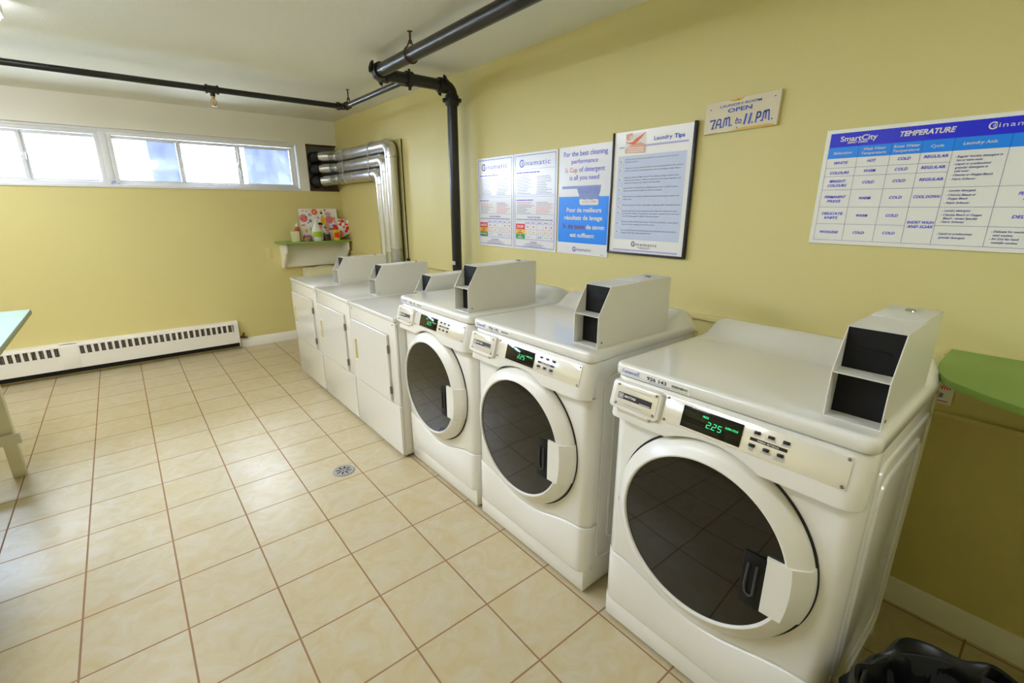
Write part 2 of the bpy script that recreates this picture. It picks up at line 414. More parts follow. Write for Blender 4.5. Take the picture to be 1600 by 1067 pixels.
# outdoors: ground at sill level, a pale house wall with siding and a window, a well wall
struct(MB().box(-8, 8, YF + .3, YF + 14, 1.40, 1.55).build('ground', 'grass'))
hb = thing('house', 'overexposed pale house seen through the second pane from the middle post', 'house', (0.2, YF + 7, 1.55))
m = MB()
for i in range(14): m.prism([(0, 0), (.03, 0), (0, .28)], lambda d, z, i=i: (-3.0, YF + 7 - d, 1.55 + .28 * i + z), lambda d, z, i=i: (1.2, YF + 7 - d, 1.55 + .28 * i + z))
m.box(-3.0, 1.2, YF + 7, YF + 11, 1.55, 5.5)
m.build('siding_wall', 'roof', hb)
m = MB(); m.box(-.6, .4, YF + 6.93, YF + 7, 2.3, 2.4); m.box(-.6, .4, YF + 6.93, YF + 7, 3.3, 3.4); m.box(-.6, -.5, YF + 6.93, YF + 7, 2.4, 3.3); m.box(.3, .4, YF + 6.93, YF + 7, 2.4, 3.3)
m.build('window_surround', 'white_paint', hb); MB().box(-.5, .3, YF + 6.965, YF + 6.975, 2.4, 3.3).build('house_window_pane', 'jar_glass', hb)
MB().prism([(-3.3, 5.5), (1.5, 5.5), (-.9, 7.2)], lambda x, z: (x, YF + 6.7, z), lambda x, z: (x, YF + 11.3, z)).build('roof', 'cement', hb)

# ------------------------------------------------------------------ vent opening plate with three black collars
vp = thing('vent_plate', 'dirty grey plate with three black vent collars at the end of the window strip', 'vent plate', (1.365, YF + .07, ZS0))
m = MB(); m.box(1.197, XR, YF + .06, YF + .09, ZS0 - .01, ZS1); m.build('backing_plate', 'cement', vp)
m = MB(); m.box(1.197, XR, YF + .02, YF + .06, ZS0 - .012, ZS0 + .012); m.box(1.197, XR, YF + .02, YF + .06, ZS1 - .012, ZS1); m.build('plate_edge', 'rust', vp)
DZ = (1.995, 1.870, 1.745)
for z in DZ:
    m = MB(); m.lathe([(.048, 0), (.070, .0), (.070, .006), (.061, .008), (.058, .03)], (1.285, YF + .06, z + .0), (0, -1, 0), 28)
    m.tube([(1.285, YF + .05, z), (1.275, YF - .01, z + .002), (1.285, YF - .06, z + .006), (1.305, YF - .085, z + .006)], [.058, .058, .057, .056], 24)
    m.build('collar', 'black', vp)

# ------------------------------------------------------------------ ducts: flex hose, straight run, elbow, drop
DY = (1.750, 1.868, 1.986); DH = (2.006, 1.890, 1.774); R = .054; XD = 1.462
names = ('upper', 'middle', 'lower')
for i in range(3):
    y, z = DY[i], DH[i]
    d = thing('vent_duct', 'silver dryer vent duct, %s of the three runs along the corner wall' % ('uppermost', 'middle', 'lowest')[i], 'duct', (XD, y, .1), 'silver dryer vent ducts in the corner')
    yb = y + .085 if i == 0 else y + .08
    MB().tube([(XD, 3.0, z), (XD, yb + .02, z)], R, 28).build('straight_run', 'duct', d)
    m = MB(); m.tube([(XD, 3.0, z), (XD, 2.985, z)], R + .003, 28); m.tube([(XD, 2.60, z), (XD, 2.592, z)], R + .0025, 28)
    m.tube([(XD, 2.15, z), (XD, 2.142, z)], R + .0025, 28); m.build('seam_ring', 'duct', d)
    # ribbed flexible hose bending towards the collar
    zc = DZ[i] + .006; path = []
    P0, P1, P2, P3 = Vector((1.312, YF - .092, zc)), Vector((1.345, YF - .15, zc + .004)), Vector((XD, 3.12, z)), Vector((XD, 2.998, z))
    for k in range(31):
        q = k / 30; path.append(P0 * (1 - q) ** 3 + P1 * 3 * q * (1 - q) ** 2 + P2 * 3 * q * q * (1 - q) + P3 * q ** 3)
    MB().tube(path, R - .002, 28, ripple=.06).build('flexible_hose', 'foil', d, sharp=80)
    # segmented elbow
    rb = .07; c = (yb, z - rb); m = MB()
    pts = [(XD, yb + .03, z)] + [(XD, c[0] - rb * math.sin(math.radians(a)), c[1] + rb * math.cos(math.radians(a))) for a in (0, 22.5, 45, 67.5, 90)]
    pts.append((XD, yb - rb, z - rb - .03)); m.tube(pts, R + .003, 28); m.build('elbow', 'duct', d, sharp=12)
    yv = yb - rb
    MB().tube([(XD, yv, z - rb - .02), (XD, yv, .12)], R, 28).build('drop_pipe', 'duct', d)
    m = MB(); m.tube([(XD, yv, 1.10 - .04 * i), (XD, yv, .93 - .03 * i)], R + .002, 28); m.build('foil_tape_wrap', 'foil', d)
    m = MB(); m.tube([(XD, yv, z - rb - .025), (XD, yv, z - rb - .045)], R + .0035, 28); m.build('tape_band', 'foil', d)
for k, (y, nm) in enumerate(((2.80, 'nearer the window'), (2.14, 'nearer the duct elbows'))):
    m = MB(); rr = R + .0065; pts = []
    for a in range(0, 181, 15): pts.append((XD + rr * math.cos(math.radians(a)), y, DH[0] + rr * math.sin(math.radians(a))))
    pts += [(XD - rr, y - .004, lerp(DH[0], DH[2], q / 10)) for q in range(1, 10)]
    pts += [(XD + rr * math.cos(math.radians(a)), y - .004, DH[2] + rr * math.sin(math.radians(a))) for a in range(180, 361, 15)]
    pts.append((XR - .001, y - .004, DH[2] + .02))
    m.tube(pts, .0032, 8)
    m.tube([(XR - .001, y, DH[0] + .01), (XD + rr, y, DH[0])], .0032, 8)
    tag(m.build('wire_tie', 'string', org=(XD, y, DH[2])), 'white wire tie around the three silver ducts, %s' % nm, 'wire tie', 'wire ties on the ducts')
m = MB(); m.tube([(XR - .006, 1.672, 2.05), (XR - .006, 1.668, 1.6), (XR - .006, 1.664, 1.0)], .0045, 10); m.box(XR - .02, XR, 1.645, 1.68, .985, 1.01, .004)  # dark strand standing in for the shadow edge of the ducts on the wall
tag(m.build('shadow_line', 'shadow_line'), 'thin dark line modelled in place of the shadow edge of the silver ducts', 'shadow_line')

# ------------------------------------------------------------------ black fire pipe: main, branch, drop
ZP = 2.272; YBR = .665; XM = .862; XV = 1.418; RP = .0365
pp = thing('main_water_pipe', 'thick black pipe under the ceiling with an elbow and a drop behind the washers', 'pipe', (XV, YBR, 0))
MB().tube([(XM, YBR - .03, ZP), (XM, -3.3, ZP)], RP, 28).build('overhead_run', 'pipe', pp)
MB().tube([(XM + .03, YBR, ZP), (XV - .06, YBR, ZP)], RP, 28).build('branch_run', 'pipe', pp)
MB().tube([(XV, YBR, ZP - .07), (XV, YBR, .0)], RP, 28).build('drop_run', 'pipe', pp)
m = MB(); m.tube([(XV - .07, YBR, ZP)] + [(XV - .055 + .055 * math.sin(math.radians(a)), YBR, ZP - .055 + .055 * math.cos(math.radians(a))) for a in range(0, 91, 10)] + [(XV, YBR, ZP - .075)], RP + .002, 28)
m.build('elbow', 'pipe_fit', pp)
m = MB(); m.tube([(XM + .06, YBR, ZP)] + [(XM + .05 - .05 * math.sin(math.radians(a)), YBR - .05 + .05 * math.cos(math.radians(a)), ZP) for a in range(0, 91, 10)] + [(XM, YBR - .06, ZP)], RP + .002, 28)
m.build('corner_elbow', 'pipe_fit', pp)
def coupling(c, ax, parent, r=RP + .011, wd=.032, bolt=True):
    c = Vector(c); ax = Vector(ax).normalized(); m = MB()
    m.lathe([(r - .012, -wd), (r - .002, -wd), (r, -wd + .006), (r, -.006), (r - .003, -.004), (r - .003, .004), (r, .006), (r, wd - .006), (r - .002, wd), (r - .012, wd)], c, ax, 28)
    side = ax.cross(Vector((.3, .5, .8))).normalized(); oth = ax.cross(side)
    for sg in (1, -1):
        q = c + side * sg * (r + .006)
        m.tube([q - oth * .020, q + oth * .020], .013, 8)
        m.tube([q - oth * .036, q + oth * .036], .005, 8); m.tube([q + oth * .02, q + oth * .029], .009, 6); m.tube([q - oth * .029, q - oth * .02], .009, 6)
    return m.build('coupling', 'pipe_fit', parent)
coupling((XM, YBR - .055, ZP), (0, 1, 0), pp); coupling((XM + .05, YBR, ZP), (1, 0, 0), pp)
coupling((XV - .075, YBR, ZP), (1, 0, 0), pp); coupling((XV, YBR, ZP - .085), (0, 0, 1), pp)
def hanger(c, r, ax, parent=None):
    c = Vector(c); ax = Vector(ax); m = MB(); sd = ax.cross(Vector((0, 0, 1)))
    pts = [c + sd * (r + .0052) * math.sin(math.radians(a)) + Vector((0, 0, (r + .0052) * (1 if abs(a) > 150 else 1) * -math.cos(math.radians(a)))) for a in range(-150, 151, 15)]
    top = c + Vector((0, 0, r + .028)); pts = [top + sd * -.006] + pts + [top + sd * .006]
    m.tube(pts, .0042, 8); m.tube([top + Vector((0, 0, -.01)), top + Vector((0, 0, .006))], .010, 6)
    m.tube([top + Vector((0, 0, -.008)), Vector((c.x, c.y, H))], .0055, 8); m.lathe([(.015, 0), (.013, .002), (.006, .004)], (c.x, c.y, H), (0, 0, -1), 18)
    return m.build('pipe_hanger', 'rust', parent, org=None if parent else (c.x, c.y, H))
tag(hanger((XM, .20, ZP), RP, (0, 1, 0)), 'rusty ring hanger holding the thick black overhead pipe', 'pipe hanger')
tg = Sheet(lambda u, v, d: (XV - RP - .002 - d, YBR - .01 - u, 1.052 + v)); tg.rect(-.016, .024, 0, .026, 'ink_white', 'tag_label', 0.001)
tg.rect(-.008, .018, .005, .011, 'ink_grey', 'tag_print', .002); tg.rect(-.008, .018, .015, .02, 'ink_grey', 'tag_print', .002)
for o in tg.build(pp): pass

# ------------------------------------------------------------------ thin sprinkler pipe
YS, XS, RS = 1.80, 1.09, .020
sp = thing('sprinkler_pipe', 'thin black sprinkler pipe crossing under the ceiling before the windows', 'pipe', (XS, YS, ZP))
MB().tube([(XS - .02, YS, ZP), (XL + .001, YS, ZP)], RS, 20).build('cross_run', 'pipe', sp)
MB().tube([(XS, YS - .02, ZP), (XS, YBR + .05, ZP)], RS, 20).build('side_run', 'pipe', sp)
m = MB(); m.tube([(XS - .045, YS, ZP)] + [(XS - .03 + .03 * math.sin(math.radians(a)), YS - .03 + .03 * math.cos(math.radians(a)), ZP) for a in range(0, 91, 15)] + [(XS, YS - .045, ZP)], RS + .006, 20)
for p0, p1 in (((XS - .06, YS, ZP), (XS - .042, YS, ZP)), ((XS, YS - .06, ZP), (XS, YS - .042, ZP))): m.tube([p0, p1], RS + .011, 20)
m.build('elbow', 'pipe_fit', sp)
m = MB(); m.tube([(.105, YS, ZP), (.185, YS, ZP)], RS + .005, 20); m.tube([(.105, YS, ZP), (.117, YS, ZP)], RS + .01, 20); m.tube([(.173, YS, ZP), (.185, YS, ZP)], RS + .01, 20)
m.tube([(.145, YS, ZP - .015), (.145, YS, ZP - .045)], .016, 18); m.build('tee', 'pipe_fit', sp)
m = MB(); z0 = ZP - .045
m.tube([(.145, YS, z0), (.145, YS, z0 - .012)], .013, 6); m.tube([(.145, YS, z0 - .01), (.145, YS, z0 - .02)], .009, 14)
for sg in (1, -1): m.tube([(.145 + sg * .008, YS, z0 - .016), (.145 + sg * .017, YS, z0 - .03), (.145 + sg * .014, YS, z0 - .048), (.145, YS, z0 - .06)], .003, 8)
m.lathe([(.003, 0), (.018, .002), (.018, .004), (.003, .005)], (.145, YS, z0 - .06), (0, 0, -1), 18)
sh = m.build('sprinkler_head', 'brass', sp); MB().tube([(.145, YS, z0 - .02), (.145, YS, z0 - .05)], .003, 8).build('glass_bulb', 'ink_red', sh)
m = MB(); m.lathe([(RP + .002, -.02), (RP + .01, -.02), (RP + .01, .02), (RP + .002, .02)], (XS, YBR, ZP), (1, 0, 0), 28)
m.tube([(XS, YBR + .046, ZP), (XS, YBR + .08, ZP)], RS + .008, 18)
m.tube([(XS, YBR - .01, ZP - RP - .002), (XS, YBR - .01, ZP - RP - .03)], .010, 8); m.tube([(XS, YBR - .01, ZP + RP), (XS, YBR - .01, ZP + RP + .02)], .008, 8)
m.build('clamp_tee', 'pipe_fit', sp)
tag(hanger((XS - .0, 1.70, ZP), RS, (0, 1, 0)), 'rusty ring hanger holding the thin black pipe near its corner', 'pipe hanger')

# ------------------------------------------------------------------ seen ceiling light, then four added fill lights out of view
for xb, ya, yb2, lb in ((-.775, -.25, 1.0, 'lit fluorescent ceiling light at the upper left edge'), (-.775, -1.15, -.27, 'added unseen fluorescent fill light in line, nearer the camera'),
                        (-1.42, 1.35, 2.50, 'added unseen fluorescent fill light on the left, nearest the windows'), (-2.2, -.25, 1.0, 'added unseen fluorescent fill light further to the left'), (.35, -4.45, -3.2, 'added unseen fluorescent fill light behind the camera near the back wall')):
    xa = xb - .325
    fx = thing('ceiling_light', lb, 'ceiling light', (xb - .16, (ya + yb2) / 2, H), 'fluorescent ceiling lights')
    m = MB(); m.box(xa, xb, ya, yb2, H - .02, H, .003); sd = .085 if xb > -1 and ya > -3 else .03
    m.box(xb - .012, xb, ya, yb2, H - sd, H - .015, .003); m.box(xa, xa + .012, ya, yb2, H - sd, H - .015, .003)
    m.build('housing', 'fixture', fx)
    MB().box(xa + .013, xb - .013, ya + .01, yb2 - .01, H - .10, H - .022, .006).build('diffuser', 'lens_dim' if yb2 < -3 else 'lens', fx)

# ------------------------------------------------------------------ baseboard heater
hx = thing('baseboard_heater', 'long cream baseboard heater under the windows', 'heater', (-.4, YF, 0))
prof = [(0, .305), (.022, .305), (.060, .296), (.066, .285), (.066, .272)]
X0, X1 = -2.45, .262
m = MB(); th = .0025
prof2 = [(0, .303), (.022, .303), (.058, .2945), (.0635, .284), (.0635, .272)]
m.prism(prof + prof2[::-1], lambda d, z: (X0, YF - d, z), lambda d, z: (X1, YF - d, z))
m.box(X0, X1, YF - .066, YF - .0635, .075, .198); m.box(X0, X1, YF - .066, YF - .05, .072, .0755)
def slots(a, b, n):
    wd = (b - a) / n; c = []
    for k in range(n + 1): 
        x = a + wd * k
        m.box(max(X0, x - wd * .19), min(X1, x + wd * .19), YF - .066, YF - .0635, .197, .273)
    return wd
w_ = slots(-1.005, .215, 25); m.box(.215, X1, YF - .066, YF - .0635, .197, .273)
slots(-2.33, -1.125, 25); m.box(X0, -2.33, YF - .066, YF - .0635, .197, .273)
m.build('cover', 'heater', hx)
m = MB(); n = 120
for k in range(n): 
    x = X0 + .05 + (X1 - X0 - .1) * k / n
    m.prism([(0, 0), (.004, 0), (.012, .08), (.008, .08)], lambda a, z, x=x: (x + a, YF - .058, .19 + z), lambda a, z, x=x: (x + a, YF - .01, .19 + z))
m.build('fin_stack', 'fin', hx)
MB().box(X0, X1 - .004, YF - .03, YF - .012, .17, .295).build('element_plate', 'fin', hx)
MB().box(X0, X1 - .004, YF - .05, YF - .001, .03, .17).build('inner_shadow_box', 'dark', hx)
m = MB(); m.prism([(-.001, .02), (.050, .02), (.068, .075), (.068, .287), (.061, .298), (.022, .307), (-.001, .307)], lambda d, z: (X1 - .003, YF - .001 - d, z), lambda d, z: (X1 + .006, YF - .001 - d, z)); m.build('end_cap', 'heater', hx)
m = MB(); m.box(-1.125, -1.005, YF - .0685, YF - .066, .074, .274, .001); m.box(-1.125, -1.005, YF - .0685, YF, .303, .3075, .001); m.build('joint_cover', 'heater', hx)
m = MB(); m.tube([(.268, YF - .03, .12), (.30, YF - .03, .125), (.315, YF - .03, .15), (.315, YF - .03, .165)], .009, 10); m.tube([(.30, YF - .03, .12), (.345, YF - .03, .11)], .008, 10); m.box(.295, .325, YF - .045, YF - .016, .105, .13, .005)
m.build('valve', 'rust', hx)

# ------------------------------------------------------------------ outlet plate on the far wall
op = MB().box(.652, .712, YF - .006, YF, .935, 1.05, .003).build('outlet_plate', 'wall'); tag(op, 'yellow painted blank outlet plate left of the corner shelf', 'outlet plate')
MB().tube([(.682, YF - .006, .992), (.682, YF - .009, .992)], .006, 10).build('plate_screw', 'wall', op)

# ------------------------------------------------------------------ floor drain
fd = MB().lathe([(.0, .0035), (.050, .004), (.056, .006), (.060, .005), (.063, .001)], (.222, .09, 0), (0, 0, 1), 40).build('floor_drain', 'steel', org=(.222, .09, 0), recalc=True)
tag(fd, 'round metal floor drain cover set in the tiles', 'drain')
m = MB()
for k in range(8):
    a = 2 * PI * (k + .35) / 8; c, q = math.cos(a), math.sin(a)
    P = [(r * c - sg * .0035 * q + .222, r * q + sg * .0035 * c + .09) for r, sg in ((.016, -1), (.043, -1), (.043, 1), (.016, 1))]
    m.prism(P, lambda x, y: (x, y, .0042), lambda x, y: (x, y, .0046))
m.build('slot', 'dark', fd); MB().tube([(.222, .09, .003), (.222, .09, .006)], .0045, 12).build('drain_screw', 'screw', fd)

# ------------------------------------------------------------------ folding table at the left
tb = thing('folding_table', 'pale green topped white wooden table at the left edge', 'table', (-1.4, .3, 0))
MB().box(-1.80, -1.022, -1.7, 1.50, .872, .895, .004).build('tabletop', 'pale_green', tb)  # unseen near end lengthened to shade the floor at the lower left
MB().box(-1.801, -1.0215, -1.701, 1.501, .866, .8875, .003).build('edge_band', 'olive', tb)
for x in (-1.245, -1.70):
    for y in (1.195, -1.45): MB().box(x, x + .055, y, y + .05, 0, .868, .003).build('leg', 'table_wood', tb)
for y in (1.165, -1.40): MB().box(-1.72, -1.165, y, y + .028, .208, .268, .003).build('stretcher', 'table_wood', tb)
m = MB(); m.box(-1.70, -1.19, 1.245, 1.268, .78, .866); m.box(-1.70, -1.19, -1.47, -1.45, .78, .866); m.box(-1.2, -1.18, -1.45, 1.24, .78, .866); m.box(-1.7, -1.68, -1.45, 1.24, .78, .866)
m.build('apron', 'table_wood', tb)
# ------------------------------------------------------------------ washers (front faces -X, local origin at the front, on the floor)
HW = .343; DZC = .573; WX = .605
def xcorner(y, r=.045, hw=HW):
    q = abs(y) - (hw - r)
    return 0.0 if q <= 0 else r - math.sqrt(max(r * r - q * q, 0))
def ysamples(hw=HW, r=.045, n=28):
    a = [hw - r + r * math.sin(math.radians(t)) for t in (0, 12, 24, 36, 48, 60, 72, 81, 90)]
    mid = [lerp(-(hw - r), hw - r, i / n) for i in range(1, n)]
    return [-v for v in a[::-1]] + mid + a
def shell(m, ys, zlo, zhi, xf, back, nz=2, lip=.004):
    """front sheet with a soft lip running back on every side"""
    def P(y, k):
        lo, hi = zlo(y), zhi(y); x = xf(y)
        if k == 0: return (x + back, y, lo)
        if k == 1: return (x + lip, y, lo)
        if k == 2: return (x + lip * .3, y, lo + lip * .3)
        if k == 3: return (x, y, lo + lip)
        if k == 4: return (x, y, hi - lip)
        if k == 5: return (x + lip * .3, y, hi - lip * .3)
        if k == 6: return (x + lip, y, hi)
        return (x + back, y, hi)
    m.grid(lambda y, k: P(y, k), ys, range(8))
    return m
def seam(y): return .306 - .061 * (.5 + .5 * math.cos(PI * min(1, abs(y) / .31)))
def rrect(u0, u1, v0, v1, r, n=5):
    return (arc_pts(u1 - r, v1 - r, r, 0, 90, n) + arc_pts(u0 + r, v1 - r, r, 90, 180, n) + arc_pts(u0 + r, v0 + r, r, 180, 270, n) + arc_pts(u1 - r, v0 + r, r, 270, 360, n))
def plateYZ(m, y0, y1, z0, z1, x0, x1, r=.01, bev=.003):
    return m.prism(rrect(min(y0, y1), max(y0, y1), z0, z1, r), lambda a, b: (x0, a, b), lambda a, b: (x1, a, b), bev, 2)
def tz(z): return .951 - (.949 - z) * .89 if z < .949 else z
def tilt(m, remap=True):
    for v in m.bm.verts:
        if remap: v.co.z = tz(v.co.z)
        v.co.x -= max(0, .962 - v.co.z) * .265
    return m
def tp(x, y, z): z = tz(z); return (x - max(0, .962 - z) * .265, y, z)
def screw(m, y, z, x, r=.0042):
    m.lathe([(r, .0), (r, .0012), (r * .7, .0024), (.0001, .0026)], (x, y, z), (-1, 0, 0), 10)
def make_washer():
    wsh = thing('washing_machine', '', 'washing machine')
    # cabinet with pressed side panels
    m = MB(); m.box(.03, .655, -.337, .337, .05, .966, .004)
    for sg in (1, -1):
        y = sg * .337
        for (a, b, c, d, rr) in ((.075, .60, .13, .90, .05), (.135, .54, .19, .84, .06)):
            path = [(u, y + sg * .0005, v) for u, v in rrect(a, b, c, d, rr, 6)]
            m.tube(path + [path[0]], .0065, 8, caps=False)
        m.box(.60, .64, y - sg * .002, y + sg * .004, .06, .95, .002)
    m.build('cabinet', 'enamel', wsh)
    MB().box(.010, .635, -.335, .335, .014, .118, .006).build('kick_base', 'enamel', wsh)
    for x in (.06, .58):
        for y in (-.29, .29): m = MB(); m.tube([(x, y, .04), (x, y, .012)], .008, 10); m.tube([(x, y, .012), (x, y, 0)], .022, 14); m.build('levelling_foot', 'black', wsh)
    ys = ysamples()
    shell(MB(), ys, seam, lambda y: .966, lambda y: xcorner(y), .05).build('front_panel', 'enamel', wsh, sharp=50)
    shell(MB(), ys, lambda y: .104, lambda y: seam(y) - .004, lambda y: xcorner(y) - .003, .05).build('lower_panel', 'enamel', wsh, sharp=50)
    def clo(y): 
        h = .292 ** 2 - y * y
        return max(.834, DZC + (math.sqrt(h) if h > 0 else 0))
    tilt(shell(MB(), ysamples(n=60), clo, lambda y: .9645, lambda y: xcorner(y) - .008, .05, lip=.005), False).build('console', 'plastic', wsh, sharp=50)
    # lid with upswept back
    def sst(a, b, t): t = min(1, max(0, (t - a) / (b - a))); return t * t * (3 - 2 * t)
    xs = [-.014 + .014 * (1 - math.cos(math.radians(t))) for t in (0, 18, 36, 54, 72, 90)] + [.006, .013] + [.024 + .36 * i / 10 for i in range(11)] + [.38 + .02 * i for i in range(1, 14)] + [.648, .654, .658]
    r = .014; HL = .3455
    ysl = [-HL + r * (1 - math.cos(math.radians(t))) for t in (0, 18, 36, 54, 72, 90)]; mid = [-.32 + .01 * i for i in range(1, 8)]
    ysl = ysl + mid + [lerp(-.24, .24, i / 8) for i in range(1, 8)] + [-v for v in mid[::-1]] + [-v for v in ysl[::-1]]
    def rnd(d): return 0 if d >= r else r - math.sqrt(max(r * r - (r - d) ** 2, 0))
    def zl(x, y):
        z = 1.005 + .058 * sst(.465, .57, x) * sst(-.343, -.305, y) * sst(-.343, -.305, -y)
        z -= .03 * sst(.60, .66, x)
        return z - min(r * 1.3, rnd(x + .014) + rnd(HL - abs(y)) + rnd(.660 - x))
    rc = .030
    def yw(x, y):
        q = rc - (x + .014)
        return y * ((HL - rc + math.sqrt(max(rc * rc - q * q, 0))) / HL if q > 0 else 1)
    m = MB(); m.grid(lambda x, y: (x, yw(x, y), zl(x, y)), xs, ysl)
    ring = [(xs[0], y) for y in ysl] + [(x, ysl[-1]) for x in xs[1:]] + [(xs[-1], y) for y in ysl[::-1][1:]] + [(x, ysl[0]) for x in xs[::-1][1:-1]]
    m.grid(lambda p, k: (p[0] + (0 if k < 2 else .004), yw(*p) * (1 if k < 2 else .99), zl(*p) if k == 0 else (.971 if k == 1 else .967)), ring, range(3), closed_u=True)
    bmesh.ops.remove_doubles(m.bm, verts=m.bm.verts[:], dist=1e-5)
    m.build('lid', 'enamel', wsh, sharp=60)
    # dispenser drawer front with metal name plate
    m = MB(); plateYZ(m, .334, .158, .856, .953, .012, -.020, .012, .005)
    m.prism([(-.010, .858), (-.022, .858), (-.004, .836), (.004, .836)], lambda x, z: (x, .30, z), lambda x, z: (x, .19, z))
    tilt(m); dr = m.build('dispenser_drawer', 'plastic', wsh)
    m = MB(); plateYZ(m, .317, .168, .868, .946, -.018, -.0212, .003, .0005); tilt(m); m.build('name_plate', 'plate', dr)
    for y in (.309, .176):
        for z in (.875, .939): m = MB(); screw(m, y, z, -.0212); tilt(m); m.build('screw', 'screw', dr)
    s = Sheet(lambda u, v, d: tp(-.0212 - d, .317 - u, .868 + v))
    s.rect(.012, .132, .026, .047, 'ink_black', 'name_strip', .0006); s.frame(.015, .031, .029, .044, .0018, 'ink_white', 'logo_box', .001)
    s.text('M', .023, .0325, .008, 'ink_white', 'lettering', bold=.02)
    s.text('MAYTAG', .036, .0335, .0075, 'ink_white', 'lettering', 'l', width=.040, bold=.03)
    s.rect(.09, .128, .0285, .0300, 'ink_white', 'name_strip_line', .001)
    s.rect(.03, .125, .064, .0655, 'ink_grey', 'fine_print_line'); s.rect(.04, .105, .011, .0122, 'ink_grey', 'fine_print_line')
    s.build(dr)
    # control plate with display, keys
    m = MB(); plateYZ(m, .152, -.307, .866, .949, -.004, -.0095, .004, .001); tilt(m); cp = m.build('control_plate', 'plate', wsh)
    X = -.0095
    m = MB(); m.box(X - .0022, X, -.073, .093, .8745, .9390, .0006); tilt(m); m.build('display', 'display', cp)
    s = Sheet(lambda u, v, d: tp(X - .0022 - d, .093 - u, .8745 + v))
    def seg7(ch, u, v, h, wd):
        SEG = {'2': 'abged', '5': 'afgcd'}[ch]; t = h * .10; k = .14
        L = {'a': ((0, 1), (1, 1)), 'b': ((1, 1), (1, .5)), 'c': ((1, .5), (1, 0)), 'd': ((0, 0), (1, 0)), 'e': ((0, 0), (0, .5)), 'f': ((0, .5), (0, 1)), 'g': ((0, .5), (1, .5))}
        for q in SEG:
            (a, b), (c, d) = L[q]
            p0 = (u + a * wd + b * h * k, v + b * h); p1 = (u + c * wd + d * h * k, v + d * h)
            if b == d: s.poly([(p0[0] + t * .5, p0[1] - t / 2), (p1[0] - t * .5, p1[1] - t / 2), (p1[0] - t * .5, p1[1] + t / 2), (p0[0] + t * .5, p0[1] + t / 2)], 'led', 'readout', .0004)
            else: s.poly([(p0[0] - t / 2, p0[1] - t * .3), (p0[0] + t / 2, p0[1] - t * .3), (p1[0] + t / 2, p1[1] + t * .3), (p1[0] - t / 2, p1[1] + t * .3)], 'led', 'readout', .0004)
    seg7('2', .073, .021, .017, .0090); seg7('2', .0885, .021, .017, .0090); seg7('5', .1035, .021, .017, .0090)
    s.rect(.0845, .0862, .0203, .0220, 'led', 'readout', .0004)
    s.text('PRICE', .067, .0465, .0055, 'led', 'readout', width=.016, bold=.02, d=.0004); s.text('SUPER CYCLE', .1395, .037, .0052, 'led', 'readout', width=.033, bold=.02, d=.0004)
    s.build(cp)
    for (y, z, lb) in ((-.107, .9305, 'WHITES'), (-.140, .9305, 'COLOURS'), (-.174, .9305, 'BRIGHTS'), (-.101, .8935, 'PERM|PRESS'), (-.135, .8935, 'WOOLENS'), (-.168, .8935, 'DELICATES|AND KNITS')):
        m = MB(); m.box(X - .004, X, y - .0075, y + .0075, z - .0045, z + .0045, .0018); tilt(m); m.build('key', 'black', cp)
    s = Sheet(lambda u, v, d: tp(X - d, -u, v))
    s.rect(.093, .180, .9055, .9145, 'ink_black', 'settings_bar'); s.text('FABRIC SETTINGS', .1365, .9078, .0042, 'ink_white', 'lettering', width=.050, bold=.02)
    for (y, z, lb) in ((.107, .9205, 'WHITES'), (.140, .9205, 'COLOURS'), (.174, .9205, 'BRIGHTS'), (.101, .8835, 'PERM|PRESS'), (.135, .8835, 'WOOLENS'), (.168, .8835, 'DELICATES|AND KNITS')):
        for i, q in enumerate(lb.split('|')): s.text(q, y, z - .0055 * i, .0035, 'ink_grey', 'key_caption', bold=.01)
    s.frame(-.128, -.114, .917, .931, .001, 'ink_grey', 'icon_frame'); s.rect(-.125, -.117, .9225, .9235, 'ink_grey', 'icon_frame')
    s.build(cp)
    for y, z in ((.144, .943), (.144, .874), (-.299, .943), (-.299, .874)): m = MB(); screw(m, y, z, X); tilt(m); m.build('screw', 'screw', cp)
    # door
    prof = [(.286, .012), (.286, -.012), (.284, -.022), (.279, -.030), (.262, -.042), (.248, -.0515), (.243, -.054), (.239, -.053), (.2365, -.048), (.2365, -.03)]
    m = MB(); m.lathe([(r_, x) for r_, x in prof], (0, 0, DZC), (1, 0, 0), 96); door = m.build('door', 'plastic', wsh, sharp=40)
    MB().lathe([(.280, .004), (.2925, .004), (.2925, -.0025), (.280, -.0025)], (0, 0, DZC), (1, 0, 0), 96).build('door_seal', 'seal', door)
    m = MB(); m.lathe([(.237, -.047), (.19, -.0495), (.12, -.052), (.06, -.0533), (.0, -.0538)], (0, 0, DZC), (1, 0, 0), 96); m.build('door_glass', 'glass_black', door, sharp=80)
    hz0, hz1 = .478, .640; m = MB()
    def hp(z, k):
        yo = math.sqrt(max(.289 ** 2 - (z - DZC) ** 2, 0)); yi = .188
        y = [yi, yi, yi + .004, lerp(yi, yo, .62), lerp(yi, yo, .90), yo, yo][k]; x = [-.040, -.052, -.0575, -.056, -.034, -.020, .005][k]
        return (x, -y, z)
    zs = [hz0, hz0 + .003] + [lerp(hz0, hz1, i / 12) for i in range(1, 12)] + [hz1 - .003, hz1]
    m.grid(lambda z, k: hp(z, k), zs, range(7))
    for z in (hz0, hz1): m.poly([hp(z, k) for k in range(7)])
    m.build('door_handle', 'plastic', door)
    m = MB(); m.box(-.056, -.045, -.192, -.134, .472, .630, .004); lt = m.build('latch_recess', 'latch', door)
    m = MB(); m.tube([(-.057, -.150, .60), (-.0575, -.147, .53), (-.0575, -.152, .510), (-.0575, -.162, .505), (-.0575, -.170, .512), (-.0575, -.171, .60)], .0035, 8); m.build('latch_loop', 'bin', lt)
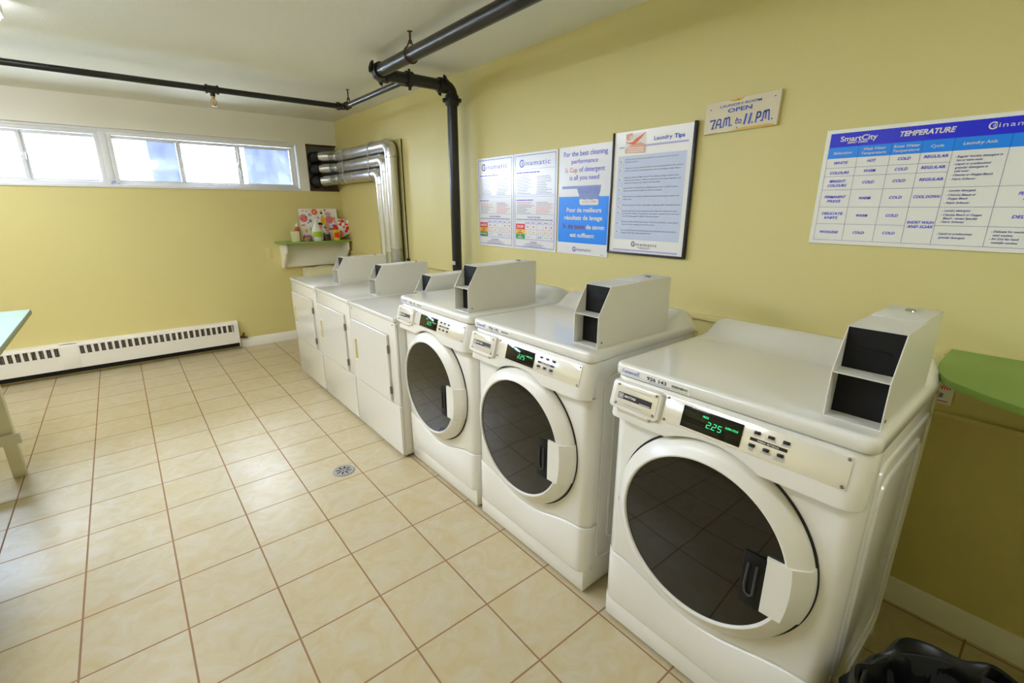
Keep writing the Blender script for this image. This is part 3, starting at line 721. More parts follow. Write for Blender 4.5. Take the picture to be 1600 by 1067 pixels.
    m = MB(); m.box(-.006, .004, .288, .298, DZC - .05, DZC - .035, .001); m.build('hinge_pin', 'screw', door)
    return wsh
def asset_sticker(wsh, num):
    s = Sheet(lambda u, v, d: (-.0142 - d, .315 - u, .9705 + v))
    s.rect(.0, .232, .0, .0215, 'board', 'sticker_backing', .0002)
    s.text('Coinamatic', .003, .0085, .0105, 'ink_sign', 'lettering', 'l', width=.064, bold=.012, d=.0006)
    for k, (c, b) in enumerate((('ink_green', .0195), ('ink_lime', .0165), ('ink_sky', .0178))): s.poly([(.056 + .001 * k, b - .002), (.064, b), (.071 - .002 * k, b + .0025), (.064, b + .0018)], c, 'logo_swoosh', .0005)
    s.text(num, .093, .0075, .0100, 'ink_black', 'lettering', 'l', width=.066, bold=.03, d=.0006)
    random.seed(5); u = .176
    while u < .224:
        t_ = random.choice((.0012, .0018, .0026)); s.rect(u, u + t_, .008, .0155, 'ink_black', 'barcode', .0005); u += t_ + random.choice((.001, .0016))
    s.rect(.01, .225, .0040, .0048, 'ink_dark', 'fine_print_line', .0005); s.rect(.10, .17, .0016, .0026, 'ink_sign', 'fine_print_line', .0005); s.rect(.175, .228, .0014, .0030, 'ink_lime', 'fine_print_line', .0005)
    return s.build(wsh)
W0 = make_washer()
WC = (-.358, -1.068, -1.852)
W1 = copy_tree(W0); W2 = copy_tree(W0)
for o, yc, num, lb in ((W0, WC[0], '926 141', 'white front loading washer next to the row of dryers'),
                       (W1, WC[1], '926 142', 'white front loading washer in the middle of the three washers'),
                       (W2, WC[2], '926 143', 'largest white front loading washer in the foreground on the right')):
    asset_sticker(o, num)
    o.location = (WX, yc, 0); o['label'] = lb; o['category'] = 'washing machine'; o['group'] = 'front loading washers along the right wall'

# ------------------------------------------------------------------ dryers
def make_dryer():
    d = thing('clothes_dryer', '', 'dryer'); hw = .334
    MB().box(.010, .69, -hw, hw, .02, .853, .003).build('cabinet', 'dryer_enamel', d)
    MB().box(-.008, .70, -hw - .001, hw + .001, .851, .877, .006, 3).build('lid', 'dryer_enamel', d)
    m = MB(); m.prism(rrect(-hw, hw, .345, .849, .008), lambda a, b: (-.0, a, b), lambda a, b: (.02, a, b), .003); m.build('front_panel', 'dryer_enamel', d)
    m = MB(); m.prism(rrect(-hw, hw, .025, .340, .008), lambda a, b: (-.004, a, b), lambda a, b: (.02, a, b), .004); m.build('lower_panel', 'dryer_enamel', d)
    m = MB(); m.box(-.001, .004, -.245, .308, .352, .764); m.build('door_gap', 'seam', d)  # solid tan-grey sheet colours in the shade of the door gap
    m = MB(); b = m.bm; YY = [-.2405, -.2385, .222, .260, .3033, .3053]; ZZ = [.355, .357, .499, .635, .759, .761]
    def dv(i, j, back): return (-.001 if back else (-.012 if i in (0, 5) or j in (0, 5) else -.014), YY[i], ZZ[j])
    F = [[b.verts.new(dv(i, j, 0)) for j in range(6)] for i in range(6)]
    for i in range(5):
        for j in range(5):
            if (i, j) != (2, 2): b.faces.new((F[i][j], F[i + 1][j], F[i + 1][j + 1], F[i][j + 1]))
    rim = [(i, 0) for i in range(6)] + [(5, j) for j in range(1, 6)] + [(i, 5) for i in range(4, -1, -1)] + [(0, j) for j in range(4, 0, -1)]
    Bk = [b.verts.new(dv(i, j, 1)) for i, j in rim]
    for k in range(len(rim)):
        (i, j), (i2, j2) = rim[k], rim[(k + 1) % len(rim)]; b.faces.new((F[i][j], Bk[k], Bk[(k + 1) % len(rim)], F[i2][j2]))
    hole = [(2, 2), (3, 2), (3, 3), (2, 3)]; Hb = [b.verts.new((-.002, YY[i], ZZ[j])) for i, j in hole]
    for k in range(4):
        (i, j), (i2, j2) = hole[k], hole[(k + 1) % 4]; b.faces.new((F[i][j], Hb[k], Hb[(k + 1) % 4], F[i2][j2]))
    door = m.build('door', 'dryer_enamel', d)
    m = MB(); m.box(-.0025, -.0015, .221, .261, .498, .636); m.box(-.0165, -.003, .2585, .2635, .496, .638, .0015); m.box(-.0165, -.003, .2185, .2225, .496, .638, .0015); m.box(-.0165, -.003, .2185, .2635, .6345, .639, .0015); m.box(-.0165, -.003, .2185, .2635, .495, .4995, .0015)
    m.build('finger_pull', 'cream_plastic', door)
    for z0, z1 in ((.652, .700), (.400, .446)): MB().box(-.016, -.003, -.249, -.238, z0, z1, .002).build('hinge', 'screw', door)
    for y in (-.30, .30): m = MB(); screw(m, y, .832, -.0, .005); m.build('screw', 'screw', d)
    for x in (.05, .62):
        for y in (-.29, .29): MB().tube([(x, y, .03), (x, y, 0)], .018, 12).build('levelling_foot', 'black', d)
    return d
D0 = make_dryer(); D1 = copy_tree(D0); D2 = copy_tree(D0)
for o, yc, lb in ((D2, 1.69, 'white dryer in the far corner, furthest of the three dryers'), (D1, 1.002, 'white dryer in the middle of the three dryers'), (D0, .322, 'white dryer right beside the first washer, nearest of the dryers')):
    o.location = (.555, yc, 0); o['label'] = lb; o['category'] = 'dryer'; o['group'] = 'dryers in a row along the right wall'

# ------------------------------------------------------------------ card reader boxes standing on the machines
BW, BL, BH, SL = .110, .415, .2065, .058
def make_box():
    b = thing('payment_box', '', 'payment box'); t = .0022; h = BW / 2; m = MB()
    side = [(0, 0), (0, .110), (SL, BH), (BL, BH), (BL, 0)]
    for sg in (1, -1): m.prism(side, lambda x, z: (x, sg * h, z), lambda x, z: (x, sg * (h - t), z))
    m.box(SL, BL, -h + t, h - t, BH - t, BH); m.box(BL - t, BL, -h + t, h - t, 0, BH - t); m.box(.0, BL - t, -h + t, h - t, 0, t)
    m.build('housing', 'sheet', b)
    MB().box(.001, .06, -h + t, h - t, .107, .1095).build('shelf', 'sheet', b)
    m = MB(); m.box(SL - .002, SL + .004, -h + t, h - t, .1095, BH - t); m.box(SL - .006, SL, -.032, .030, .156, .1595, .001); up = m.build('reader_panel', 'black_panel', b)
    MB().box(SL - .0065, SL - .0055, -.032, .030, .1535, .156).build('card_slot', 'dark', up)
    MB().box(SL - .012, SL + .004, -h + t, h - t, t, .107).build('lower_panel', 'black_panel', b)
    MB().box(.22, BL - .004, -h + .002, h - .002, BH, BH + .0022, .0008).build('lid', 'sheet', b)
    m = MB(); m.lathe([(.0, .006), (.009, .006), (.011, .004), (.0125, 0)], (.345, 0, BH + .0022), (0, 0, 1), 18, cap0=False); lk = m.build('lock', 'chrome', b)
    for sg in (1, -1): MB().lathe([(.004, 0), (.004, .0015), (.0, .002)], (.022, sg * h, .018), (0, sg, 0), 10).build('side_screw', 'screw', b)
    return b
B0 = make_box()
ZL, ZD = 1.0056, .8774
spots = [(.645, -2.126, ZL, 'white payment box on the foreground washer'), (.645, -1.334, ZL, 'white payment box on the middle washer'), (.625, -.588, ZL, 'white payment box on the washer beside the dryers'),
         (.763, .075, ZD, 'white payment box on the dryer beside the washers, mostly hidden'), (.762, .746, ZD, 'white payment box on the middle dryer'), (.742, 1.415, ZD, 'white payment box on the far corner dryer')]
for i, (x, y, z, lb) in enumerate(spots):
    o = B0 if i == 0 else copy_tree(B0)
    o.location = (x, y, z); o['label'] = lb; o['category'] = 'payment box'; o['group'] = 'payment boxes on the machines'

# ------------------------------------------------------------------ corner shelf
cs = thing('corner_shelf', 'small white wall shelf with a green top in the far corner', 'shelf', (1.14, YF, .82))
MB().box(.752, 1.505, 3.0, YF, 1.094, 1.112, .004).build('shelf_top', 'green', cs)
br = [(YF, 1.093), (YF, .822), (YF - .055, .822), (YF - .20, .985), (YF - .225, 1.0), (YF - .225, 1.093)]
for x in (.800, 1.47): MB().prism(br, lambda y, z: (x, y, z), lambda y, z: (x + .022, y, z), .001, 1).build('bracket', 'white_paint', cs)
MB().box(.822, 1.47, YF - .05, YF - .03, .83, 1.093, .002).build('backboard', 'white_paint', cs)

ar = thing('painted_canvas', 'white board of colourful flower doodles leaning in the corner', 'picture', (1.23, 3.2, 1.112))
L0 = (1.035, 3.165, 1.1125)
def art(u, v, d): return (L0[0] + u, L0[1] + v * .17 - d, L0[2] + v * .985)
m = MB(); m.prism([(0, 0), (.405, 0), (.405, .348), (-.012, .348)], lambda u, v: art(u, v, 0), lambda u, v: art(u, v, -.012)); m.build('canvas', 'board', ar)
s = Sheet(art)
def flower(u, v, r, m_, c='ink_white', n=6):
    for k in range(n): s.disc(u + r * .62 * math.cos(2 * PI * k / n), v + r * .62 * math.sin(2 * PI * k / n), r * .42, m_, 'doodle', .001 + .0001 * k)
    s.disc(u, v, r * .3, c, 'doodle', .002)
flower(.158, .312, .034, 'ink_orange'); flower(.365, .238, .016, 'ink_orange'); flower(.372, .205, .011, 'ink_red')
s.disc(.033, .245, .043, 'ink_pink', 'doodle'); s.disc(.018, .238, .007, 'ink_red', 'doodle', .0012); s.disc(.05, .225, .010, 'ink_orange', 'doodle', .0012); s.disc(.06, .255, .008, 'ink_maroon', 'doodle', .0012)
s.disc(.310, .225, .044, 'ink_pink', 'doodle'); s.disc(.275, .14, .03, 'skin', 'doodle', .0007, ry=.055)
s.disc(.240, .225, .026, 'ink_yellow', 'doodle', .001, ry=.048); s.disc(.240, .232, .010, 'skin', 'doodle', .0014, ry=.016)
s.disc(.232, .300, .014, 'ink_navy', 'doodle', .001); s.disc(.232, .317, .012, 'ink_lime', 'doodle', .0012); s.disc(.275, .330, .013, 'ink_pink', 'doodle')
s.disc(.305, .285, .034, 'ink_lilac', 'doodle', .0008, ry=.02); s.disc(.30, .300, .028, 'skin', 'doodle', .0012, ry=.012); s.disc(.105, .283, .02, 'ink_lilac', 'doodle', .0007); s.disc(.11, .333, .008, 'ink_yellow', 'doodle')
s.disc(.185, .245, .017, 'ink_navy', 'doodle', .001, ry=.012); s.disc(.10, .215, .017, 'ink_grey', 'doodle'); s.disc(.02, .17, .022, 'ink_orange', 'doodle', .001, ry=.008); s.disc(.20, .178, .028, 'ink_black', 'doodle', .001, ry=.018); s.disc(.20, .152, .020, 'skin', 'doodle', .0012)
s.disc(.25, .14, .016, 'ink_dgreen', 'doodle', .001, ry=.008); s.disc(.045, .107, .014, 'ink_yellow', 'doodle', .001, ry=.02); s.disc(.32, .12, .03, 'ink_sign', 'doodle', .0008, ry=.008); s.disc(.09, .125, .008, 'ink_lime', 'doodle', .001, ry=.02); s.disc(.385, .128, .012, 'ink_sign', 'doodle')
s.disc(.035, .325, .012, 'ink_pink', 'doodle', .001, ry=.006); s.disc(.075, .32, .013, 'ink_pink', 'doodle', .001, ry=.006); s.disc(.355, .16, .02, 'ink_sky', 'doodle', .0007, ry=.012); s.disc(.075, .195, .01, 'ink_grey', 'doodle')
s.build(ar)
ZT = 1.1122
m = MB(); m.box(.885, .962, 3.045, 3.10, ZT, ZT + .108, .004); m.box(.888, .959, 3.048, 3.097, ZT + .1075, ZT + .1095); bx = m.build('small_box', 'cream_plastic', org=(.92, 3.07, ZT)); tag(bx, 'small cream box at the left end of the corner shelf', 'box')
rb = thing('red_bottle', 'reddish bottle with a white pump cap behind the cream box', 'bottle', (.965, 3.14, ZT))
MB().lathe([(0, 0), (.026, 0), (.028, .01), (.028, .12), (.022, .145), (.013, .155)], (.968, 3.14, ZT), (0, 0, 1), 24).build('body', 'red_plastic', rb)
MB().lathe([(.013, .155), (.015, .158), (.012, .178), (.004, .182), (.004, .20), (0, .201)], (.968, 3.14, ZT), (0, 0, 1), 18).build('pump_cap', 'white_plastic', rb)
sb = thing('spray_bottle', 'white spray bottle with a green label on the corner shelf', 'spray bottle', (1.155, 3.07, ZT))
c0 = (1.155, 3.075, ZT); prof = [(0, 0), (.050, .0), (.054, .008), (.054, .09), (.048, .125), (.030, .165), (.016, .19), (.014, .205)]
m = MB(); m.lathe(prof, c0, (0, 0, 1), 28)
for v in m.bm.verts: v.co.y = c0[1] + (v.co.y - c0[1]) * .62
m.build('body', 'white_plastic', sb)
m = MB(); m.tube([(c0[0], c0[1], ZT + .20), (c0[0], c0[1], ZT + .222)], .017, 18); m.box(c0[0] - .042, c0[0] + .028, c0[1] - .014, c0[1] + .014, ZT + .222, ZT + .25, .006); m.tube([(c0[0] - .04, c0[1], ZT + .24), (c0[0] - .058, c0[1], ZT + .24)], .008, 12)
m.tube([(c0[0] - .03, c0[1], ZT + .224), (c0[0] - .04, c0[1], ZT + .20), (c0[0] - .034, c0[1], ZT + .18)], .005, 8); m.build('trigger_head', 'white_plastic', sb)
m = MB(); m.grid(lambda a, z: (c0[0] + .0548 * math.sin(math.radians(a)), c0[1] - .0555 * .62 * math.cos(math.radians(a)), ZT + z), list(range(-65, 66, 10)), (.045, .10)); m.build('label', 'ink_lime', sb)
def jar(x, y, r, h, lab, fill, contents):
    j = thing('glass_jar', lab, 'jar', (x, y, ZT))
    MB().lathe([(0, .002), (r, .002), (r, h - .012), (r * .86, h - .004), (r * .86, h)], (x, y, ZT), (0, 0, 1), 24).build('glass', 'jar_glass', j)
    MB().lathe([(0, .005), (r * .9, .005), (r * .9, h * fill), (0, h * fill + .004)], (x, y, ZT), (0, 0, 1), 20).build('contents', contents, j)
    return j
j1 = jar(1.045, 3.065, .044, .060, 'low glass jar of pink and orange odds and ends left of the spray bottle', .62, 'skin')
m = MB()
for k in range(6): 
    a = k * 1.1; m.lathe([(0, -.012), (.008, -.008), (.011, 0), (.008, .008), (0, .012)], (1.045 + .026 * math.cos(a), 3.065 + .02 * math.sin(a), ZT + .055 + .006 * (k % 2)), (0, .3, 1), 10)
m.build('odds_and_ends', 'ink_pink', j1)
j2 = jar(1.262, 3.085, .038, .085, 'brownish glass jar between the spray bottle and the mug', .75, 'rust')
mg = thing('mug', 'yellow mug with a red patch and an orange handle on the corner shelf', 'mug', (1.362, 3.06, ZT))
MB().lathe([(0, .0), (.034, 0), (.036, .006), (.038, .105), (.040, .115), (.036, .115), (.033, .012), (0, .012)], (1.362, 3.06, ZT), (0, 0, 1), 28).build('body', 'yellow_glaze', mg)
m = MB(); m.tube([(1.398, 3.06, ZT + .095), (1.425, 3.06, ZT + .095), (1.438, 3.06, ZT + .075), (1.432, 3.06, ZT + .045), (1.398, 3.06, ZT + .025)], .007, 10); m.build('handle', 'ink_orange', mg)
m = MB(); m.grid(lambda a, z: (1.362 + .0392 * math.sin(math.radians(a)), 3.06 - .0392 * math.cos(math.radians(a)), ZT + z), list(range(-55, 26, 10)), (.03, .085)); m.build('red_patch', 'ink_red', mg)
m = MB(); m.box(1.36, 1.40, 3.12, 3.155, ZT, ZT + .165, .004); o = m.build('red_carton', 'red_cloth', org=(1.38, 3.14, ZT)); tag(o, 'slim red carton standing behind the yellow mug', 'carton')
fn = thing('paper_fan', 'red and white patterned fan leaning at the right end of the corner shelf', 'fan', (1.47, 3.1, ZT))
m = MB(); n = 9; ctr = (1.44, 3.12, ZT + .02)
def fanp(a, r, k): return (ctr[0] + r * math.cos(math.radians(a)), ctr[1] + (.006 if k % 2 else -.006) + .0, ctr[2] + r * math.sin(math.radians(a)))
m.grid(lambda k, r: fanp(108 - k * 8, r, k), range(n + 2), (.02, .09, .21)); m.grid(lambda k, r: tuple(Vector(fanp(108 - k * 8, r, k)) + Vector((0, .002, 0))), range(n + 2), (.02, .09, .21)); m.build('leaf', 'board', fn)
s = Sheet(lambda u, v, d: (ctr[0] + u, ctr[1] - .010 - d, ctr[2] + v))
for (u, v, r) in ((.02, .185, .022), (-.01, .15, .018), (.065, .145, .016), (.075, .105, .026), (.055, .075, .02), (.03, .12, .013), (-.02, .19, .012)): s.disc(u, v, r, 'red_cloth', 'red_blot', .0, ry=r * .8, n=9)
s.build(fn)

# behind the far dryer: a cream panel and an upright round basin
o = MB().box(1.00, 1.47, YF - .05, YF - .02, 0.0, .812, .003).build('cream_panel', 'cream_plastic', org=(1.22, YF - .035, 0)); tag(o, 'plain cream panel standing against the wall behind the far dryer', 'panel')
ab = thing('storage_bin', 'cream arched-top container behind the far dryer under the corner shelf', 'bin', (1.235, YF - .16, 0))
MB().box(1.02, 1.45, YF - .26, YF - .055, 0, .70, .012).build('body', 'cream_plastic', ab)
pts = [(1.01, .70)] + [(1.235 + .225 * math.cos(math.radians(q)), .70 + .128 * math.sin(math.radians(q))) for q in range(0, 181, 12)][0:0] + [(1.46, .70)] + [(1.235 + .225 * math.cos(math.radians(q)), .705 + .122 * math.sin(math.radians(q))) for q in range(6, 175, 12)]
MB().prism(pts, lambda x, z: (x, YF - .265, z), lambda x, z: (x, YF - .052, z), .004).build('arched_lid', 'cream_plastic', ab)
# ------------------------------------------------------------------ signs on the right wall
def sign(name, label, cat, y0, z0, wd, ht, m, th=.006):
    t = thing(name, label, cat, (XR, y0 - wd / 2, z0))
    MB().box(XR - th, XR - .0002, y0 - wd, y0, z0, z0 + ht, .0012, 1).build('board', m, t)
    return t, Sheet(wall_r(y0, z0, XR - th))
rnd_ = random.Random(11)
def greek(s, u0, u1, v, h, m, part='fine_print', fill=1.0):
    u = u0; end = u0 + (u1 - u0) * fill
    while u < end - h:
        wl = min(rnd_.uniform(1.4, 5.0) * h, end - u); s.rect(u, u + wl, v, v + h, m, part, .0008); u += wl + h * .7
def coin_logo(s, u, v, h, m, width, mt=None):
    """C ring with a small ring inside, then 'inamatic'; u is the left edge, v the baseline"""
    r = h * .80; s.ring(u + r, v + h * .45, r * .68, r, m, 'logo', .001, 40, 330); s.ring(u + r * 1.35, v + h * .42, r * .34, r * .46, m, 'logo', .0012)
    s.disc(u + r * 1.35, v + h * .42, r * .16, m, 'logo', .0012)
    s.text('inamatic', u + r * 2.1, v, h * .95, mt or m, 'lettering', 'l', width=width - r * 2.1, space=1.15)

def notice(y0, label, fr):
    wd, ht = .405, .598; z0 = 1.202
    t, s = sign('instruction_sign', label, 'sign', y0, z0, wd, ht, 'board_gloss')
    s.frame(.014, wd - .014, .014, ht - .014, .0035, 'ink_violet')
    coin_logo(s, .055 if fr else .058, .522, .030, 'ink_navy' if fr else 'ink_violet', .285, 'ink_violet')
    V = lambda f: ht * (1 - f)
    for f in (.165, .425, .442, .625, .895): s.rect(.022, wd - .022, V(f), V(f) + .0014, 'ink_violet', 'rule')
    greek(s, .03, .26 if not fr else .24, V(.203), .007, 'ink_violet', 'heading'); greek(s, .03, .19 if not fr else .13, V(.483), .007, 'ink_violet', 'heading')
    k = 0
    for f in [.23 + .0165 * i for i in range(12)]:
        greek(s, .036, .19, V(f), .0032, 'ink_grey' if k not in (0,) else 'ink_pink', fill=rnd_.uniform(.55, 1)); 
        if k > 0: greek(s, .225, .375, V(f), .0032, 'ink_grey' if k != 3 else 'ink_pink', fill=rnd_.uniform(.5, 1))
        k += 1
    k = 0
    for f in [.505 + .0155 * i for i in range(8)]:
        greek(s, .036, .20, V(f), .0032, 'ink_pink' if k in (0, 1) else 'ink_grey', fill=rnd_.uniform(.5, 1)); greek(s, .225, .38, V(f), .0032, 'ink_grey' if k < 2 else 'ink_pink', fill=rnd_.uniform(.6, 1)); k += 1
    s.text('SUIVEZ LES PANNEAUX' if fr else 'FOLLOW THE SIGNS', wd / 2, V(.662), .0085, 'ink_navy', bold=.02, width=.12 if not fr else .13)
    greek(s, .03, wd - .03, V(.684), .0046, 'ink_navy', 'heading')
    # table of coloured words
    us = [.024, .115, .172, .230, .288, .345, wd - .022]; vs = [V(.700), V(.727), V(.785), V(.835), V(.888)]
    for u in us[1:]: s.rect(u, u + .0012, vs[4], vs[0], 'ink_violet', 'table_line')
    for v in vs: s.rect(.024, wd - .022, v, v + .0012, 'ink_violet', 'table_line')
    for (a, b, c) in ((1, 2, 'ink_red'), (2, 3, 'ink_yellow'), (3, 4, 'ink_dgreen' if fr else 'ink_green')): s.rect(.024, .114, vs[b], vs[a], c, 'word_panel', .0009)
    s.text('ARRÊTEZ' if fr else 'STOP', .069, vs[2] + .010, .014, 'ink_white', bold=.035, width=.076 if fr else .064, d=.0016)
    s.text('SOYEZ' if fr else 'BE', .069, vs[3] + .018, .0075, 'ink_black', bold=.03, d=.0016); s.text('PRUDENT' if fr else 'CAREFUL', .069, vs[3] + .005, .0080, 'ink_black', bold=.03, width=.056, d=.0016)
    if fr: s.text('PROCÉDEZ', .069, vs[4] + .012, .011, 'ink_white', bold=.03, width=.076, d=.0016)
    else: s.text('GO', .069, vs[4] + .019, .008, 'ink_white', bold=.04, d=.0016); s.text('AHEAD', .069, vs[4] + .006, .0085, 'ink_white', bold=.04, width=.05, d=.0016)
    for i in range(1, 6):
        a, b = us[i], us[i + 1]; c = (a + b) / 2; greek(s, a + .01, b - .012, vs[1] + .005, .005, 'ink_violet', 'column_head')
        if i != 3: s.disc(c, (vs[1] + vs[2]) / 2, .008, 'ink_pink', 'symbol', ry=.006, n=8)
        for q in (-.010, .010):
            if i in (1, 3, 4): s.rect(c + q - .003, c + q + .003, vs[3] + .006, vs[3] + .024, 'ink_yellow', 'symbol'); s.disc(c + q, vs[4] + .015, .004, 'ink_green', 'symbol', n=8)
        if i in (2, 5): s.rect(c - .008, c + .008, vs[3] + .010, vs[3] + .018, 'ink_yellow', 'symbol')
        if i == 3: s.rect(a + .006, b - .006, vs[4] + .006, vs[4] + .024, 'ink_pale', 'symbol')
        if i == 5: s.disc(c, vs[4] + .015, .005, 'ink_grey', 'symbol', n=8)
    s.text('POUR LE SERVICE' if fr else 'FOR SERVICE', wd / 2, V(.925), .0075, 'ink_navy', bold=.02)
    for f, a in ((.936, .07), (.947, .10), (.958, .08), (.968, .11)): greek(s, wd / 2 - a, wd / 2 + a, V(f), .003, 'ink_grey')
    greek(s, .34, .38, V(.975), .003, 'ink_grey')
    s.build(t)
notice(.524, 'left white instruction sign, French, with a red ARRÊTEZ panel', True)
notice(.115, 'second white instruction sign from the left with a red STOP panel', False)

# detergent sign
t, s = sign('detergent_sign', 'white and bright blue sign about a quarter cup of detergent', 'sign', -.302, 1.203, .395, .598, 'board_gloss')
s.text('For the best cleaning', .200, .545, .026, 'ink_violet', width=.322, bold=.008)
s.text('performance', .199, .505, .023, 'ink_violet', width=.196, bold=.008)
s.text('¼ Cup', .052, .459, .025, 'ink_pink', 'lettering', 'l', width=.095, bold=.008); s.text('of detergent', .162, .460, .025, 'ink_violet', 'lettering', 'l', width=.185, bold=.008)
s.text('is all you need', .200, .417, .025, 'ink_violet', width=.219, bold=.008)
s.rect(.006, .385, .066, .326, 'ink_sky', 'blue_panel')
s.poly([(.032, .370), (.150, .370), (.158, .352), (.166, .336), (.315, .336), (.322, .352), (.326, .385), (.032, .384)], 'cup', 'cup_picture', .0010)
s.poly([(.166, .338), (.315, .338), (.312, .306), (.172, .306)], 'cup', 'cup_picture', .0011)
s.poly([(.172, .310), (.190, .313), (.21, .308), (.235, .312), (.26, .308), (.285, .312), (.312, .309), (.314, .286), (.306, .280), (.182, .280), (.174, .287)], 'ink_white', 'powder_picture', .0013)
for k in range(4): s.rect(.160, .320, .347 + .008 * k, .3485 + .008 * k, 'ink_violet', 'cup_line', .0014)
s.text('¼ CUP - ¼ TASSE', .246, .294, .0075, 'ink_pink', width=.10, bold=.02, d=.0018)
s.text('Pour de meilleurs', .205, .241, .023, 'ink_white', width=.264, bold=.028)
s.text('résultats de lavage', .202, .198, .023, 'ink_white', width=.289, bold=.028)
s.text('¼ de tasse', .043, .148, .026, 'ink_maroon', 'lettering', 'l', width=.176, bold=.02); s.text('de savon', .230, .148, .023, 'ink_white', 'lettering', 'l', width=.133, bold=.028)
s.text('est suffisant', .200, .100, .023, 'ink_white', width=.187, bold=.028)
coin_logo(s, .130, .022, .018, 'ink_navy', .146)
greek(s, .345, .368, .008, .003, 'ink_grey')
s.build(t)

# framed laundry tips
y0, z0, wd, ht = -.705, 1.236, .457, .600
t, s = sign('laundry_tips_sign', 'pale laundry tips sign with a black frame edge', 'sign', y0, z0, wd, ht, 'board', .012)
m = MB(); m.box(XR - .020, XR - .0004, y0 - .006, y0 + .003, z0 - .004, z0 + ht, .001); m.box(XR - .020, XR - .0004, y0 - wd - .004, y0 - wd + .007, z0 - .004, z0 + ht + .004, .001); m.box(XR - .020, XR - .0004, y0 - wd, y0, z0 - .004, z0 + .006, .001)
m.build('frame_edge', 'frame', t)
s.rect(.074, .196, .496, .586, 'ink_white', 'picture')
s.poly([(.075, .553), (.098, .545), (.118, .548), (.135, .562), (.16, .572), (.195, .588), (.172, .566), (.150, .548), (.128, .536), (.105, .537), (.08, .548)], 'ink_orange', 'hand_picture', .0012)
s.poly([(.076, .586), (.112, .590), (.118, .572), (.105, .556), (.078, .560)], 'skin', 'hand_picture', .0011); s.disc(.108, .568, .010, 'ink_white', 'hand_picture', .0014)
s.poly([(.075, .498), (.196, .492), (.196, .530), (.165, .543), (.125, .540), (.076, .520)], 'skin', 'hand_picture', .0010)
for k in range(3): s.poly([(.085, .502 + .009 * k), (.185, .499 + .009 * k), (.19, .503 + .009 * k), (.085, .506 + .009 * k)], 'ink_white', 'hand_picture', .0013)
s.text('Laundry', .242, .5445, .017, 'ink_sign', 'lettering', 'l', width=.098, bold=.010); s.text('Tips', .351, .5445, .017, 'ink_sign', 'lettering', 'l', width=.054, bold=.030)
s.rect(.197, .426, .5215, .530, 'ink_lilac', 'lilac_bar'); s.rect(.038, .070, .5215, .5285, 'ink_lilac', 'lilac_bar'); s.rect(.033, .421, .0135, .0215, 'ink_lilac', 'lilac_bar')
s.rect(.035, .423, .072, .485, 'ink_pale', 'pale_panel')
TIPS = [(.465, ['Always wash new dark coloured fabrics in a separate load to prevent', '"bleeding" of colours.'], (.300, .08)),
        (.423, ['"Lint givers" such as towels should be washed separately from "lint catchers"', 'such as corduroy or velvet-like fabrics. Sort according to similar fabrics.'], (.331, .318)),
        (.378, ['Separate whites and light colours from darks and bright colours. Each', 'colour group requires a different temperature and separating them will', 'reduce the chance of one "bleed" into each other.'], (.31, .322, .215)),
        (.327, ['Load washer loosely with dry unfolded clothes. Don\'t overfill as clothes', 'need to move freely through the water to be cleaned.'], (.312, .228)),
        (.285, ['Permanent Press, Delicates and Woolen loads should always be smaller than', 'regular loads.'], (.323, .054)),
        (.243, ['Do not attempt to wash or dry articles containing rubber (especially shoes!)'], (.332,)),
        (.214, ['Heavily soiled items such as pantyhose and underwear require hot water', 'and vigorous washing. These articles also require a gentle, short wash cycle', 'to prevent damaging the fabrics. Check your labels!'], (.32, .333, .223)),
        (.160, ['Delicate articles will last much longer if washed and dried in a mesh bag to', 'keep them from wrapping around other items.'], (.33, .20)),
        (.117, ['Do not wash heavy permanent press items like jeans with much lighter', 'weight items like shirts and blouses.'], (.325, .182))]
for v, lines, ws in TIPS:
    for i, (q, wq) in enumerate(zip(lines, ws)): s.text(q, .081, v - .0133 * i, .0058, 'ink_dark', 'lettering', 'l', width=wq)
    s.disc(.059, v - .004, .0085, 'ink_white', 'bullet', .0012, ry=.0105); s.poly([(.0525, v - .002), (.056, v - .002), (.0565, v - .011), (.0525, v - .009)], 'ink_black', 'bullet_mark', .0016)
coin_logo(s, .149, .043, .0165, 'ink_navy', .155, 'ink_dark'); greek(s, .19, .27, .034, .003, 'ink_grey'); greek(s, .20, .26, .028, .003, 'ink_grey')
s.build(t)

# opening hours board
y0, z0 = -1.20, 1.779
t = thing('opening_hours_sign', 'old cream wooden sign reading laundry room open', 'sign', (XR, y0 - .153, z0))
m = MB(); m.prism([(.0, -.004), (.303, .002), (.306, .130), (.0, .119)], lambda u, v: (XR - .0135, y0 - u, z0 + v), lambda u, v: (XR - .0005, y0 - u, z0 + v), .001, 1); m.build('board', 'old_board', t)
s = Sheet(wall_r(y0, z0, XR - .0135))
r3 = math.radians(2.0)
s.text('LAUNDRY ROOM', .149, .0965, .0095, 'ink_sign', width=.170, bold=.006, rot=r3); s.text('OPEN', .150, .0735, .0150, 'ink_sign', width=.100, bold=.02, rot=r3)
def brush(strokes, m_='ink_sign', wd=.0042):
    for pts in strokes:
        for (a, b), (c, d) in zip(pts, pts[1:]):
            L = math.hypot(c - a, d - b) or 1e-6; ox, oy = -(d - b) / L * wd / 2, (c - a) / L * wd / 2; ex, ey = (c - a) / L * wd * .3, (d - b) / L * wd * .3
            s.poly([(a - ex + ox, b - ey + oy), (a - ex - ox, b - ey - oy), (c + ex - ox, d + ey - oy), (c + ex + ox, d + ey + oy)], m_, 'brush_lettering', .001)
def L(dx, dy, pts): return [(dx + a, dy + b) for a, b in pts]
b0 = .015
brush([L(.028, b0, [(0, .030), (.0, .034), (.020, .035), (.014, .018), (.008, .0)])], wd=.0055)                                              # 7
